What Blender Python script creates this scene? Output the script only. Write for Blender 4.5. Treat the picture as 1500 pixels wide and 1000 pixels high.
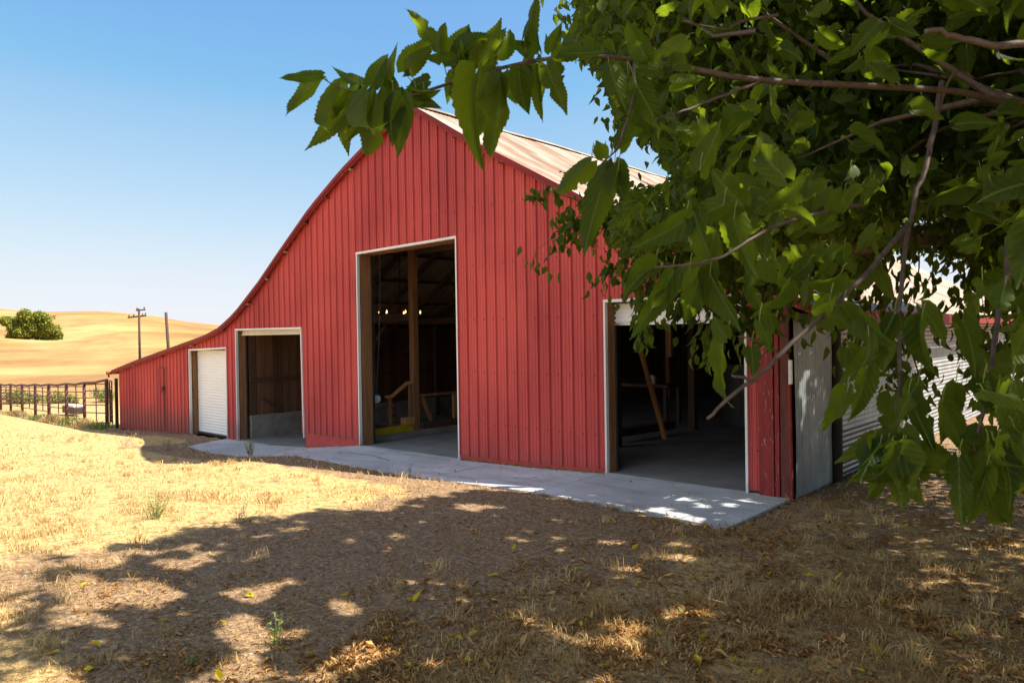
import bpy, math, random
import numpy as np
from mathutils import Vector, Matrix
rng = np.random.default_rng(7); random.seed(7)
R = math.radians
for o in list(bpy.data.objects): bpy.data.objects.remove(o)
scene = bpy.context.scene

# ------------------------------------------------------------------ camera
FPX, YAW, PIT, ROLL = 1071.84, 0.734813, -0.009734, -0.015399      # focal length in pixels of a 1500 px wide frame
CAM = np.array([16.9796, -9.0458, 2.09])
cf = np.array([-math.sin(YAW)*math.cos(PIT), math.cos(YAW)*math.cos(PIT), math.sin(PIT)])
cr = np.array([math.cos(YAW), math.sin(YAW), 0.0]); cu = np.cross(cr, cf)
CR = math.cos(ROLL)*cr+math.sin(ROLL)*cu; CU = -math.sin(ROLL)*cr+math.cos(ROLL)*cu
cam = bpy.data.objects.new("camera", bpy.data.cameras.new("camera")); scene.collection.objects.link(cam)
m = Matrix(((CR[0], CU[0], -cf[0], CAM[0]), (CR[1], CU[1], -cf[1], CAM[1]), (CR[2], CU[2], -cf[2], CAM[2]), (0, 0, 0, 1)))
cam.matrix_world = m
cam.data.sensor_width = 36; cam.data.lens = FPX/1500*36; cam.data.clip_start = 0.05; cam.data.clip_end = 6000
cam.data.dof.use_dof = True; cam.data.dof.focus_distance = 11.0; cam.data.dof.aperture_fstop = 8.0
scene.camera = cam
scene.view_settings.view_transform = 'Standard'; scene.view_settings.look = 'None'; scene.view_settings.gamma = 1
scene.view_settings.exposure = 1.5
scene.cycles.use_denoising = True
scene.cycles.max_bounces = 8; scene.cycles.diffuse_bounces = 4; scene.cycles.transmission_bounces = 4; scene.cycles.glossy_bounces = 3

# ------------------------------------------------------------------ world, sun
SUN = Vector((0.553, 0.318, 0.783)).normalized()
world = bpy.data.worlds.new("World"); scene.world = world; world.use_nodes = True
wn = world.node_tree; wn.nodes.clear()
sky = wn.nodes.new('ShaderNodeTexSky'); sky.sky_type = 'NISHITA'; sky.sun_disc = False
sky.sun_elevation = math.asin(SUN.z); sky.sun_rotation = math.atan2(SUN.x, SUN.y)
sky.altitude = 600; sky.air_density = 1.0; sky.dust_density = 0.25; sky.ozone_density = 1.6
bg = wn.nodes.new('ShaderNodeBackground'); bg.inputs[1].default_value = 0.075
wo = wn.nodes.new('ShaderNodeOutputWorld')
sp = wn.nodes.new('ShaderNodeSeparateColor'); hs = wn.nodes.new('ShaderNodeCombineColor'); wn.links.new(sky.outputs[0], sp.inputs[0])
SKYC = (((0, 0), (.12, .10), (.15, .12), (.175, .165), (.29, .272), (.43, .354), (.63, .403), (1, .44)), ((0, 0), (.2, .215), (.28, .285), (.44, .365), (.6, .406), (.75, .422), (1, .44)), ((0, 0), (.357, .40), (.45, .42), (.62, .45), (.70, .452), (1, .455)))
for ch, cpts in enumerate(SKYC):                                         # soft shoulder: deep blue overhead, pale but unclipped at the horizon
    a_ = wn.nodes.new('ShaderNodeMath'); a_.operation = 'DIVIDE'; a_.inputs[1].default_value = 10; a_.use_clamp = True; wn.links.new(sp.outputs[ch], a_.inputs[0])
    b_ = wn.nodes.new('ShaderNodeFloatCurve'); cv = b_.mapping.curves[0]
    while len(cv.points) < len(cpts): cv.points.new(.5, .5)
    for pt_, (px_, py_) in zip(cv.points, cpts): pt_.location = (px_, py_)
    b_.mapping.update(); wn.links.new(a_.outputs[0], b_.inputs['Value'])
    c_ = wn.nodes.new('ShaderNodeMath'); c_.operation = 'MULTIPLY'; c_.inputs[1].default_value = 10; wn.links.new(b_.outputs[0], c_.inputs[0]); wn.links.new(c_.outputs[0], hs.inputs[ch])
# unseen bright cloud added behind the camera, opposite the sun, to lift the shade
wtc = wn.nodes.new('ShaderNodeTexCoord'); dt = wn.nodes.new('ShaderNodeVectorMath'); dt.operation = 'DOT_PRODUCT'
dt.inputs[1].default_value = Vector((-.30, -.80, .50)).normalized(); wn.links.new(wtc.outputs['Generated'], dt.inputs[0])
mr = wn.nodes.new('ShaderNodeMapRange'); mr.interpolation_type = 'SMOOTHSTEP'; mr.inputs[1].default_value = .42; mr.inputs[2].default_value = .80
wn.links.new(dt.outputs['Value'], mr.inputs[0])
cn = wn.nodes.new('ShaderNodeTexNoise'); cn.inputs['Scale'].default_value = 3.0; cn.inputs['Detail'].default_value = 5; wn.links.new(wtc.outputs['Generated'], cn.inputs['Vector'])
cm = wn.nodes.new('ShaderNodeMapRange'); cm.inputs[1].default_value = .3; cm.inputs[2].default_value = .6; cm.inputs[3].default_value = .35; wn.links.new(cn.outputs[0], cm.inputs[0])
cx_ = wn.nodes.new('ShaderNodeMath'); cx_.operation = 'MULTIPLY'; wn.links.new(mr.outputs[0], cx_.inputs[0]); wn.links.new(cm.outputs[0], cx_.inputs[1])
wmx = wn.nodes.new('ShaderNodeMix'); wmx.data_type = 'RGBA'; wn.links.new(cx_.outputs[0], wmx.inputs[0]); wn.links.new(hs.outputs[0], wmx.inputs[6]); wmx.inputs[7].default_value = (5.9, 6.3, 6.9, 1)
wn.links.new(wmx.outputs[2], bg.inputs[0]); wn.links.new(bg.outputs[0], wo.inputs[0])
sl = bpy.data.lights.new("sun", 'SUN'); sl.energy = 4.8; sl.angle = R(0.53); sl.color = (1.0, 0.93, 0.80)
so = bpy.data.objects.new("sun", sl); scene.collection.objects.link(so)
so.rotation_euler = SUN.to_track_quat('Z', 'Y').to_euler()

# ------------------------------------------------------------------ rays through the photograph (to read real positions off it)
def ray(u, v): return cf+CR*(u-750)/FPX-CU*(v-500)/FPX
def wall(u, v, Y=0.0): d = ray(u, v); return CAM+d*((Y-CAM[1])/d[1])
def side(u, v, X): d = ray(u, v); return CAM+d*((X-CAM[0])/d[0])
def gnd(u, v, z=0.0): d = ray(u, v); return CAM+d*((z-CAM[2])/d[2])
def dep(u, v, t): return CAM+t*ray(u, v)
def uvd(P):
    d = np.atleast_2d(P)-CAM; z = d@cf; zz = np.where(z > .05, z, np.nan)
    return 750+FPX*(d@CR)/zz, 500-FPX*(d@CU)/zz, z

# ------------------------------------------------------------------ noise
_T = rng.random((256, 256))
def vnoise(x, y):
    x = np.asarray(x, float); y = np.asarray(y, float)
    xi = np.floor(x).astype(int); yi = np.floor(y).astype(int); fx = x-xi; fy = y-yi
    fx = fx*fx*(3-2*fx); fy = fy*fy*(3-2*fy)
    a = _T[xi % 256, yi % 256]; b = _T[(xi+1) % 256, yi % 256]; c = _T[xi % 256, (yi+1) % 256]; d = _T[(xi+1) % 256, (yi+1) % 256]
    return (a*(1-fx)+b*fx)*(1-fy)+(c*(1-fx)+d*fx)*fy
def fbm(x, y, o=4):
    s = 0; a = .5
    for i in range(o): s = s+a*vnoise(x*2**i+17*i, y*2**i+31*i); a *= .5
    return s
def vn3(p, s):
    p = np.asarray(p)*s
    return (vnoise(p[:, 0]+p[:, 2]*.37, p[:, 1]+p[:, 2]*.61)+vnoise(p[:, 1]+50, p[:, 2]+p[:, 0]*.2+9)+vnoise(p[:, 2]+90, p[:, 0]+p[:, 1]*.3))/3
def sstep(a, b, x): t = np.clip((x-a)/(b-a), 0, 1); return t*t*(3-2*t)

# ------------------------------------------------------------------ material helpers
MATS = {}
class NT:
    def __init__(s, name):
        s.m = bpy.data.materials.new(name); s.m.use_nodes = True; s.t = s.m.node_tree; s.t.nodes.clear()
        s.out = s.n('ShaderNodeOutputMaterial'); s.b = s.n('ShaderNodeBsdfPrincipled'); s.l(s.b.outputs[0], s.out.inputs[0]); MATS[name] = s.m
    def n(s, t, **k):
        x = s.t.nodes.new(t)
        for a, v in k.items(): setattr(x, a, v)
        return x
    def l(s, a, b): s.t.links.new(a, b)
    def put(s, sock, v):
        if isinstance(v, bpy.types.NodeSocket): s.l(v, sock)
        elif isinstance(v, (tuple, list)) and len(v) == 3 and sock.type == 'RGBA': sock.default_value = (*v, 1)
        else: sock.default_value = v
    def co(s, scale=(1, 1, 1), rot=(0, 0, 0), kind='Object'):
        c = s.n('ShaderNodeTexCoord'); mp = s.n('ShaderNodeMapping'); s.l(c.outputs[kind], mp.inputs[0])
        mp.inputs['Scale'].default_value = scale; mp.inputs['Rotation'].default_value = rot; return mp.outputs[0]
    def noise(s, vec, sc=1., det=4., rough=.55):
        x = s.n('ShaderNodeTexNoise'); s.l(vec, x.inputs['Vector']); x.inputs['Scale'].default_value = sc
        x.inputs['Detail'].default_value = det; x.inputs['Roughness'].default_value = rough; return x.outputs[0]
    def ramp(s, f, stops):
        x = s.n('ShaderNodeValToRGB'); e = x.color_ramp.elements
        while len(e) < len(stops): e.new(.5)
        for q, (p, c) in zip(e, stops):
            q.position = p; q.color = (*c, 1) if isinstance(c, (tuple, list)) else (c, c, c, 1)
        s.l(f, x.inputs[0]); return x.outputs[0]
    def mix(s, f, a, b, mode='MIX'):
        x = s.n('ShaderNodeMix', data_type='RGBA', blend_type=mode); s.put(x.inputs[0], f); s.put(x.inputs[6], a); s.put(x.inputs[7], b); return x.outputs[2]
    def math(s, op, a, b=0., c=0.):
        x = s.n('ShaderNodeMath', operation=op); s.put(x.inputs[0], a); s.put(x.inputs[1], b); s.put(x.inputs[2], c); return x.outputs[0]
    def bump(s, h, st=.3, d=.01):
        x = s.n('ShaderNodeBump'); x.inputs['Strength'].default_value = st; x.inputs['Distance'].default_value = d
        s.l(h, x.inputs['Height']); s.l(x.outputs[0], s.b.inputs['Normal'])
    def attr(s, name): x = s.n('ShaderNodeAttribute', attribute_name=name); return x
    def sep(s, v): x = s.n('ShaderNodeSeparateXYZ'); s.l(v, x.inputs[0]); return x.outputs
    def fin(s, col=None, rough=.7, metal=0., spec=None):
        if col is not None: s.put(s.b.inputs['Base Color'], col)
        s.put(s.b.inputs['Roughness'], rough); s.put(s.b.inputs['Metallic'], metal)
        if spec is not None: s.b.inputs['Specular IOR Level'].default_value = spec
        return s.m

def m_paint_metal(name, col, dark, chips=.5, rough=.42):
    t = NT(name); c = t.co()
    big = t.noise(t.co((.5, .5, .22)), 1.1, 5); f = t.ramp(big, [(.36, dark), (.62, col)])
    streak = t.noise(t.co((14, 14, .5)), 1, 4, .6)
    f = t.mix(t.math('MULTIPLY', t.ramp(streak, [(.48, 0.), (.8, 1.)]), .42), f, tuple(min(1, x*1.12+.012) for x in col))
    fine = t.noise(t.co((60, 60, 25)), 1, 3); f = t.mix(.14, f, fine, 'OVERLAY')
    ch = t.noise(t.co((26, 26, 9)), 1, 6, .7); col2 = t.noise(t.co((.9, .9, .35)), 1.3, 2)
    mask = t.math('MULTIPLY', t.ramp(ch, [(.68, 0.), (.715, 1.)]), t.ramp(col2, [(.42, 0.), (.58, 1.)]))
    f = t.mix(t.math('MULTIPLY', mask, chips), f, (.66, .52, .45))
    z = t.sep(t.co())[2]
    dirt = t.math('MULTIPLY', t.ramp(t.math('ADD', z, t.math('MULTIPLY', t.noise(t.co((3, 3, 3)), 1, 4), .5)), [(.12, 1.), (.55, 0.)]), .5)
    f = t.mix(dirt, f, (.20, .10, .075))
    t.bump(t.noise(t.co((3, 3, .7)), 1, 3), .25, .02)
    return t.fin(f, t.ramp(big, [(.3, rough+.08), (.7, rough+.25)]), 0, .22)
def m_simple(name, a, b, sc=(4, 4, 4), rough=.7, metal=0., bump=.2, bd=.01, det=5):
    t = NT(name); n = t.noise(t.co(sc), 1, det, .6); f = t.ramp(n, [(.3, a), (.7, b)])
    if bump: t.bump(n, bump, bd)
    return t.fin(f, rough, metal)
def m_wood(name, a, b, axis=2, rough=.8, board=None, grey=None):
    s = [16, 16, 16]; s[axis] = 1.1
    t = NT(name); n = t.noise(t.co(tuple(s)), 1, 6, .65); f = t.ramp(n, [(.3, a), (.72, b)])
    if board:
        v = t.sep(t.co())[board[0]]; k = t.math('FLOOR', t.math('DIVIDE', v, board[1]))
        w = t.n('ShaderNodeTexWhiteNoise', noise_dimensions='1D'); t.l(k, w.inputs['W'])
        f = t.mix(.75, f, t.ramp(w.outputs[0], [(0., (.35, .33, .32)), (1., (1., 1., 1.))]), 'MULTIPLY')
        gap = t.math('FRACT', t.math('DIVIDE', v, board[1])); g = t.ramp(gap, [(.0, 0.), (.03, 0.), (.06, 1.)])
        f = t.mix(1., f, g, 'MULTIPLY')
    if grey:
        g2 = t.noise(t.co((1.2, 1.2, 1.2)), 1, 4); f = t.mix(t.ramp(g2, [(.4, 0.), (.7, .7)]), f, grey)
    t.bump(n, .5, .006)
    return t.fin(f, rough)
m_paint_metal('red metal', (.55, .086, .076), (.35, .043, .044), .9)
m_paint_metal('red trim', (.24, .022, .022), (.15, .014, .014), .5)
m_paint_metal('white trim', (.78, .78, .76), (.62, .61, .58), .0, .5)
t = NT('old red wood'); n = t.noise(t.co((22, 22, 2)), 1, 6, .65); f = t.ramp(n, [(.3, (.16, .012, .012)), (.7, (.34, .03, .025))])
p = t.noise(t.co((34, 34, 7)), 1, 5, .7); f = t.mix(t.ramp(p, [(.60, 0.), (.66, 1.)]), f, (.42, .30, .26)); t.bump(p, .6, .008); t.fin(f, .75)
t = NT('brown red wood'); n = t.noise(t.co((22, 22, 2)), 1, 6, .65); f = t.ramp(n, [(.3, (.07, .02, .016)), (.7, (.20, .05, .035))]); t.bump(n, .6, .008); t.fin(f, .8)
t = NT('roof metal'); n = t.noise(t.co((.35, 1.6, .35)), 1.2, 6, .6); f = t.ramp(n, [(.36, (.17, .10, .055)), (.50, (.27, .21, .155)), (.70, (.34, .31, .27))])
n2 = t.noise(t.co((1.0, 5, 1.0)), 1, 5, .6); f = t.mix(t.ramp(n2, [(.50, 0.), (.66, .85)]), f, (.22, .095, .04)); t.fin(f, .6, .1)
def m_galv(name, a, b, rust):
    t = NT(name); n = t.noise(t.co((1.5, 1.5, 2)), 1.5, 5, .6); f = t.ramp(n, [(.3, a), (.7, b)])
    s = t.noise(t.co((9, 9, .9)), 1, 5, .6); f = t.mix(t.ramp(s, [(.52, 0.), (.75, .55)]), f, tuple(x*.55 for x in a))
    r = t.noise(t.co((1.1, 1.1, .6)), 2, 6, .7); f = t.mix(t.math('MULTIPLY', t.ramp(r, [(.58, 0.), (.72, 1.)]), rust), f, (.28, .12, .05))
    return t.fin(f, .5, .35)
m_galv('galvanised sheet', (.20, .205, .215), (.34, .345, .35), .5); m_galv('grey sheet', (.15, .18, .205), (.27, .30, .32), .35)
m_wood('warm wood', (.15, .062, .024), (.36, .17, .065)); m_wood('warm wood y', (.13, .055, .022), (.33, .15, .058), 1)
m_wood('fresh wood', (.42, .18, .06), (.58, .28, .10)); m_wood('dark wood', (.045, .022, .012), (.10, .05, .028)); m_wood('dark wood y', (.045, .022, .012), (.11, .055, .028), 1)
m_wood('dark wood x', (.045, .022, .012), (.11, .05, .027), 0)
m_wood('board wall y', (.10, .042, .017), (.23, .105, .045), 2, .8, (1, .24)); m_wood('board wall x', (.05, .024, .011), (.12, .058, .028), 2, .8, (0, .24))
m_wood('weathered wood', (.22, .17, .13), (.42, .34, .26)); m_wood('pole wood', (.03, .015, .012), (.065, .036, .026))
m_simple('cream metal', (.62, .56, .44), (.74, .68, .56), rough=.45, bump=.05); m_simple('door metal', (.78, .78, .77), (.84, .84, .83), (1, 1, 2), .42, 0, .04)
m_simple('black metal', (.025, .023, .022), (.05, .045, .04), rough=.5, metal=.3, bump=.05); m_simple('steel', (.35, .35, .36), (.5, .5, .5), rough=.4, metal=.8, bump=.05)
m_simple('rusty pipe', (.05, .016, .014), (.12, .04, .03), (6, 6, 6), .75, .1); m_simple('brown post', (.018, .012, .010), (.045, .028, .02), (9, 9, 2), .8)
m_simple('yellow paint', (.40, .27, .005), (.50, .35, .01), (5, 5, 5), .6, 0, .1); m_simple('white paint', (.70, .69, .66), (.8, .79, .77), rough=.5, bump=.1)
m_simple('bark', (.06, .042, .032), (.17, .125, .10), (11, 11, 2.5), .9, 0, .9, .03); m_simple('twig bark', (.035, .022, .017), (.10, .064, .046), (30, 30, 30), .7, 0, .4, .004)
m_simple('petiole', (.10, .13, .025), (.17, .20, .045), rough=.5, bump=0); m_simple('insulator', (.12, .05, .03), (.2, .1, .06), rough=.3, bump=0)
m_simple('red slab paint', (.36, .03, .03), (.46, .06, .05), (5, 5, 5), .7, 0, .4, .01)
t = NT('concrete'); c = t.co((1, 1, 1)); n = t.noise(c, 1.1, 7, .6); n2 = t.noise(c, 38, 4, .6); n3 = t.noise(t.co((.6, 1.8, 1)), 1.6, 6, .7)
f = t.ramp(n, [(.3, (.36, .385, .41)), (.7, (.52, .545, .57))]); f = t.mix(.35, f, n2, 'OVERLAY'); f = t.mix(t.ramp(n3, [(.50, 0.), (.70, .55)]), f, (.19, .165, .145)); f = t.mix(t.ramp(t.noise(t.co((7, 7, 7)), 1, 3), [(.64, 0.), (.72, .5)]), f, (.13, .10, .08)); f = t.mix(t.ramp(t.noise(t.co((.5, .9, 1)), 1.3, 5, .6), [(.42, .35), (.60, 0.)]), f, (.24, .20, .17))
t.bump(t.math('ADD', n2, n), .35, .008); t.fin(f, .85)
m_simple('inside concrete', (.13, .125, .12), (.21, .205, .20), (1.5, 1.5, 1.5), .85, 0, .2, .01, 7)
t = NT('old concrete'); n = t.noise(t.co((2.5, 2.5, 4)), 1, 6, .6); f = t.ramp(n, [(.3, (.17, .14, .11)), (.7, (.34, .29, .235))]); t.bump(n, .5, .02); t.fin(f, .9)
t = NT('barn dirt floor'); n = t.noise(t.co((2, 2, 2)), 1, 6, .6); f = t.ramp(n, [(.3, (.12, .10, .085)), (.7, (.22, .19, .16))]); t.bump(n, .5, .02); t.fin(f, .9)
t = NT('bulb'); t.b.inputs['Emission Color'].default_value = (1., .50, .16, 1); t.b.inputs['Emission Strength'].default_value = 2.2; t.fin((.9, .8, .6), .3)

# ground: bare brown earth under the tree, straw-coloured dry grass elsewhere (attribute 'straw' carries how much grass stands there)
t = NT('ground'); c = t.co(); a = t.attr('straw').outputs['Fac']; far = t.attr('far').outputs['Fac']
n1 = t.noise(c, 2.2, 8, .65); n2 = t.noise(c, 22, 6, .7); n3 = t.noise(c, 90, 3, .7)
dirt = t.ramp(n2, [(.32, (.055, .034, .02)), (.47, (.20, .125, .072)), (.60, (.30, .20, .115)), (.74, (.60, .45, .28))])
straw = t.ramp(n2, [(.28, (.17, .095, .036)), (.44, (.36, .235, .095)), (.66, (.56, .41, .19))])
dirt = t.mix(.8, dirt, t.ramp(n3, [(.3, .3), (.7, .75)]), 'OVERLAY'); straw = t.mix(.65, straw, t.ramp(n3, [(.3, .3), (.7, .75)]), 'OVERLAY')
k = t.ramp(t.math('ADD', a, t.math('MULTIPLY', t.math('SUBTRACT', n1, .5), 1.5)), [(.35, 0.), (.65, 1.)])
near = t.mix(k, dirt, straw); near = t.mix(t.ramp(t.noise(c, 7, 5, .65), [(.36, .6), (.48, 0.)]), near, (.12, .072, .04))
h1 = t.noise(t.co((.012, .03, .05)), 1, 6, .6); h2 = t.noise(t.co((.02, .02, .35)), 1.3, 7, .65); h3 = t.noise(t.co((.6, .6, .6)), 1, 6, .7)
hill = t.ramp(h1, [(.30, (.21, .115, .038)), (.50, (.33, .20, .07)), (.68, (.43, .295, .12))])
hill = t.mix(t.ramp(h2, [(.42, .0), (.62, .8)]), hill, (.19, .095, .038)); hill = t.mix(.25, hill, t.ramp(h3, [(.3, .25), (.7, .8)]), 'OVERLAY')
t.bump(t.math('ADD', n2, t.math('MULTIPLY', n3, .5)), .55, .025)
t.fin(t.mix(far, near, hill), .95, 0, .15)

def m_leaf(name, dark, light, trans, tw=.38, veins=True, rough=.42):
    t = NT(name); r = t.attr('rnd').outputs['Fac']; f = t.mix(r, dark, light); tc = t.mix(r, trans, tuple(min(1, x*1.25) for x in trans))
    if veins:
        xy = t.sep(t.attr('luv').outputs['Vector']); ax = t.math('ABSOLUTE', xy[0])
        mid = t.math('LESS_THAN', ax, .022)
        fr = t.math('PINGPONG', t.math('SUBTRACT', xy[1], t.math('MULTIPLY', ax, .95)), .062)
        lat = t.math('MULTIPLY', t.math('LESS_THAN', fr, .0062), .75)
        vm = t.math('MAXIMUM', mid, lat)
        f = t.mix(t.math('MULTIPLY', vm, .55), f, (.15, .21, .05)); tc = t.mix(t.math('MULTIPLY', vm, .6), tc, (.05, .10, .01))
        t.bump(fr, .9, .03)
    t.fin(f, rough, 0, .13)
    tr = t.n('ShaderNodeBsdfTranslucent'); t.put(tr.inputs[0], tc)
    mx = t.n('ShaderNodeMixShader'); mx.inputs[0].default_value = tw
    t.l(t.b.outputs[0], mx.inputs[1]); t.l(tr.outputs[0], mx.inputs[2]); t.l(mx.outputs[0], t.out.inputs[0]); return t.m
m_leaf('mulberry leaf', (.010, .030, .004), (.054, .082, .007), (.22, .30, .010), .42, True, .55)
m_leaf('crown leaf', (.011, .030, .005), (.068, .098, .011), (.20, .29, .015), .34, False, .5)
m_leaf('oak leaf', (.09, .12, .015), (.27, .27, .045), (.25, .28, .04), .3, False, .6)
m_leaf('dry leaf', (.20, .085, .02), (.62, .38, .15), (.35, .18, .06), .2, False, .7)
m_leaf('yellow leaf', (.42, .34, .02), (.62, .46, .03), (.6, .45, .03), .3, False, .5)
m_leaf('grass straw', (.27, .16, .055), (.72, .55, .27), (.55, .40, .18), .3, False, .6)
m_leaf('weed leaf', (.12, .16, .04), (.32, .34, .12), (.35, .38, .1), .3, False, .6)
m_leaf('scrub leaf', (.14, .17, .04), (.32, .32, .10), (.2, .22, .05), .25, False, .7)

# ------------------------------------------------------------------ object helpers
COL = scene.collection
def tag(o, label=None, cat=None, group=None, kind=None):
    for k, v in (('label', label), ('category', cat), ('group', group), ('kind', kind)):
        if v: o[k] = v
    return o
def empty(name, loc, label, cat, group=None):
    o = bpy.data.objects.new(name, None); COL.objects.link(o); o.location = loc; o.empty_display_size = .2
    return tag(o, label, cat, group)
def world_off(p):
    v = Vector((0, 0, 0))
    while p is not None: v += p.location; p = p.parent
    return v
def finish(name, me, mat, parent=None, base=None):
    me.materials.append(MATS[mat]); o = bpy.data.objects.new(name, me); COL.objects.link(o)
    off = Vector(base) if base is not None else Vector((0, 0, 0))
    if parent is not None:
        o.parent = parent; w = world_off(parent)
        me.transform(Matrix.Translation(-w))
    elif base is not None:
        me.transform(Matrix.Translation(-off)); o.location = off
    return o
class MB:
    def __init__(s): s.v = []; s.f = []
    def add(s, vs, fs): n = len(s.v); s.v += [tuple(map(float, p)) for p in vs]; s.f += [tuple(n+i for i in f) for f in fs]; return s
    def hexa(s, c): return s.add(c, [(0, 3, 2, 1), (4, 5, 6, 7), (0, 1, 5, 4), (1, 2, 6, 5), (2, 3, 7, 6), (3, 0, 4, 7)])
    def box(s, x0, x1, y0, y1, z0, z1): return s.hexa([(x0, y0, z0), (x1, y0, z0), (x1, y1, z0), (x0, y1, z0), (x0, y0, z1), (x1, y0, z1), (x1, y1, z1), (x0, y1, z1)])
    def bar(s, p, q, w, h, up=(0, 0, 1)):
        p = Vector(p); q = Vector(q); d = (q-p).normalized(); u = Vector(up)
        if abs(d.dot(u)) > .98: u = Vector((0, 1, 0))
        a = d.cross(u).normalized()*w/2; b = a.cross(d).normalized()*h/2
        return s.hexa([p-a-b, p+a-b, q+a-b, q-a-b, p-a+b, p+a+b, q+a+b, q-a+b])
    def tube(s, pts, rad, n=8, cap=True):
        pts = [Vector(p) for p in pts]; rad = [rad]*len(pts) if not hasattr(rad, '__len__') else rad; k0 = len(s.v); prev = None
        for i, p in enumerate(pts):
            d = (pts[min(i+1, len(pts)-1)]-pts[max(i-1, 0)]).normalized()
            u = prev if prev is not None and abs(prev.dot(d)) < .95 else (Vector((0, 0, 1)) if abs(d.z) < .9 else Vector((1, 0, 0)))
            a = d.cross(u).normalized(); b = a.cross(d).normalized(); prev = b
            for j in range(n): t = 2*math.pi*j/n; s.v.append(tuple(p+(a*math.cos(t)+b*math.sin(t))*rad[i]))
        for i in range(len(pts)-1):
            for j in range(n): s.f.append((k0+i*n+j, k0+i*n+(j+1) % n, k0+(i+1)*n+(j+1) % n, k0+(i+1)*n+j))
        if cap: s.f.append(tuple(k0+j for j in reversed(range(n)))); s.f.append(tuple(k0+(len(pts)-1)*n+j for j in range(n)))
        return s
    def lathe(s, c, prof, n=12):
        k0 = len(s.v)
        for r, z in prof:
            for j in range(n): t = 2*math.pi*j/n; s.v.append((c[0]+r*math.cos(t), c[1]+r*math.sin(t), c[2]+z))
        for i in range(len(prof)-1):
            for j in range(n): s.f.append((k0+i*n+j, k0+i*n+(j+1) % n, k0+(i+1)*n+(j+1) % n, k0+(i+1)*n+j))
        return s
    def build(s, name, mat, parent=None, base=None, smooth=False, bevel=0):
        me = bpy.data.meshes.new(name); me.from_pydata(s.v, [], s.f); me.update()
        if smooth: me.polygons.foreach_set('use_smooth', [True]*len(me.polygons))
        o = finish(name, me, mat, parent, base)
        if bevel: b = o.modifiers.new('bevel', 'BEVEL'); b.width = bevel; b.segments = 2; b.limit_method = 'ANGLE'
        return o
def npmesh(name, V, F, mat, parent=None, base=None, smooth=False, attrs=None):
    """V (n,3), F (m,k) all faces of k corners"""
    me = bpy.data.meshes.new(name); V = np.asarray(V, np.float32); F = np.asarray(F, np.int32); k = F.shape[1]
    me.vertices.add(len(V)); me.vertices.foreach_set('co', V.ravel()); me.loops.add(F.size); me.loops.foreach_set('vertex_index', F.ravel())
    me.polygons.add(len(F)); me.polygons.foreach_set('loop_start', np.arange(0, F.size, k, dtype=np.int32)); me.polygons.foreach_set('loop_total', np.full(len(F), k, np.int32))
    if smooth: me.polygons.foreach_set('use_smooth', np.ones(len(F), bool))
    for an, (ty, arr) in (attrs or {}).items():
        a = me.attributes.new(an, ty, 'POINT'); a.data.foreach_set('value' if ty == 'FLOAT' else 'vector', np.asarray(arr, np.float32).ravel())
    me.update(calc_edges=True); me.validate()
    return finish(name, me, mat, parent, base)
def lerpf(pts):
    xs = [p[0] for p in pts]; ys = [p[1] for p in pts]
    return lambda x: np.interp(x, xs, ys)

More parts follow.
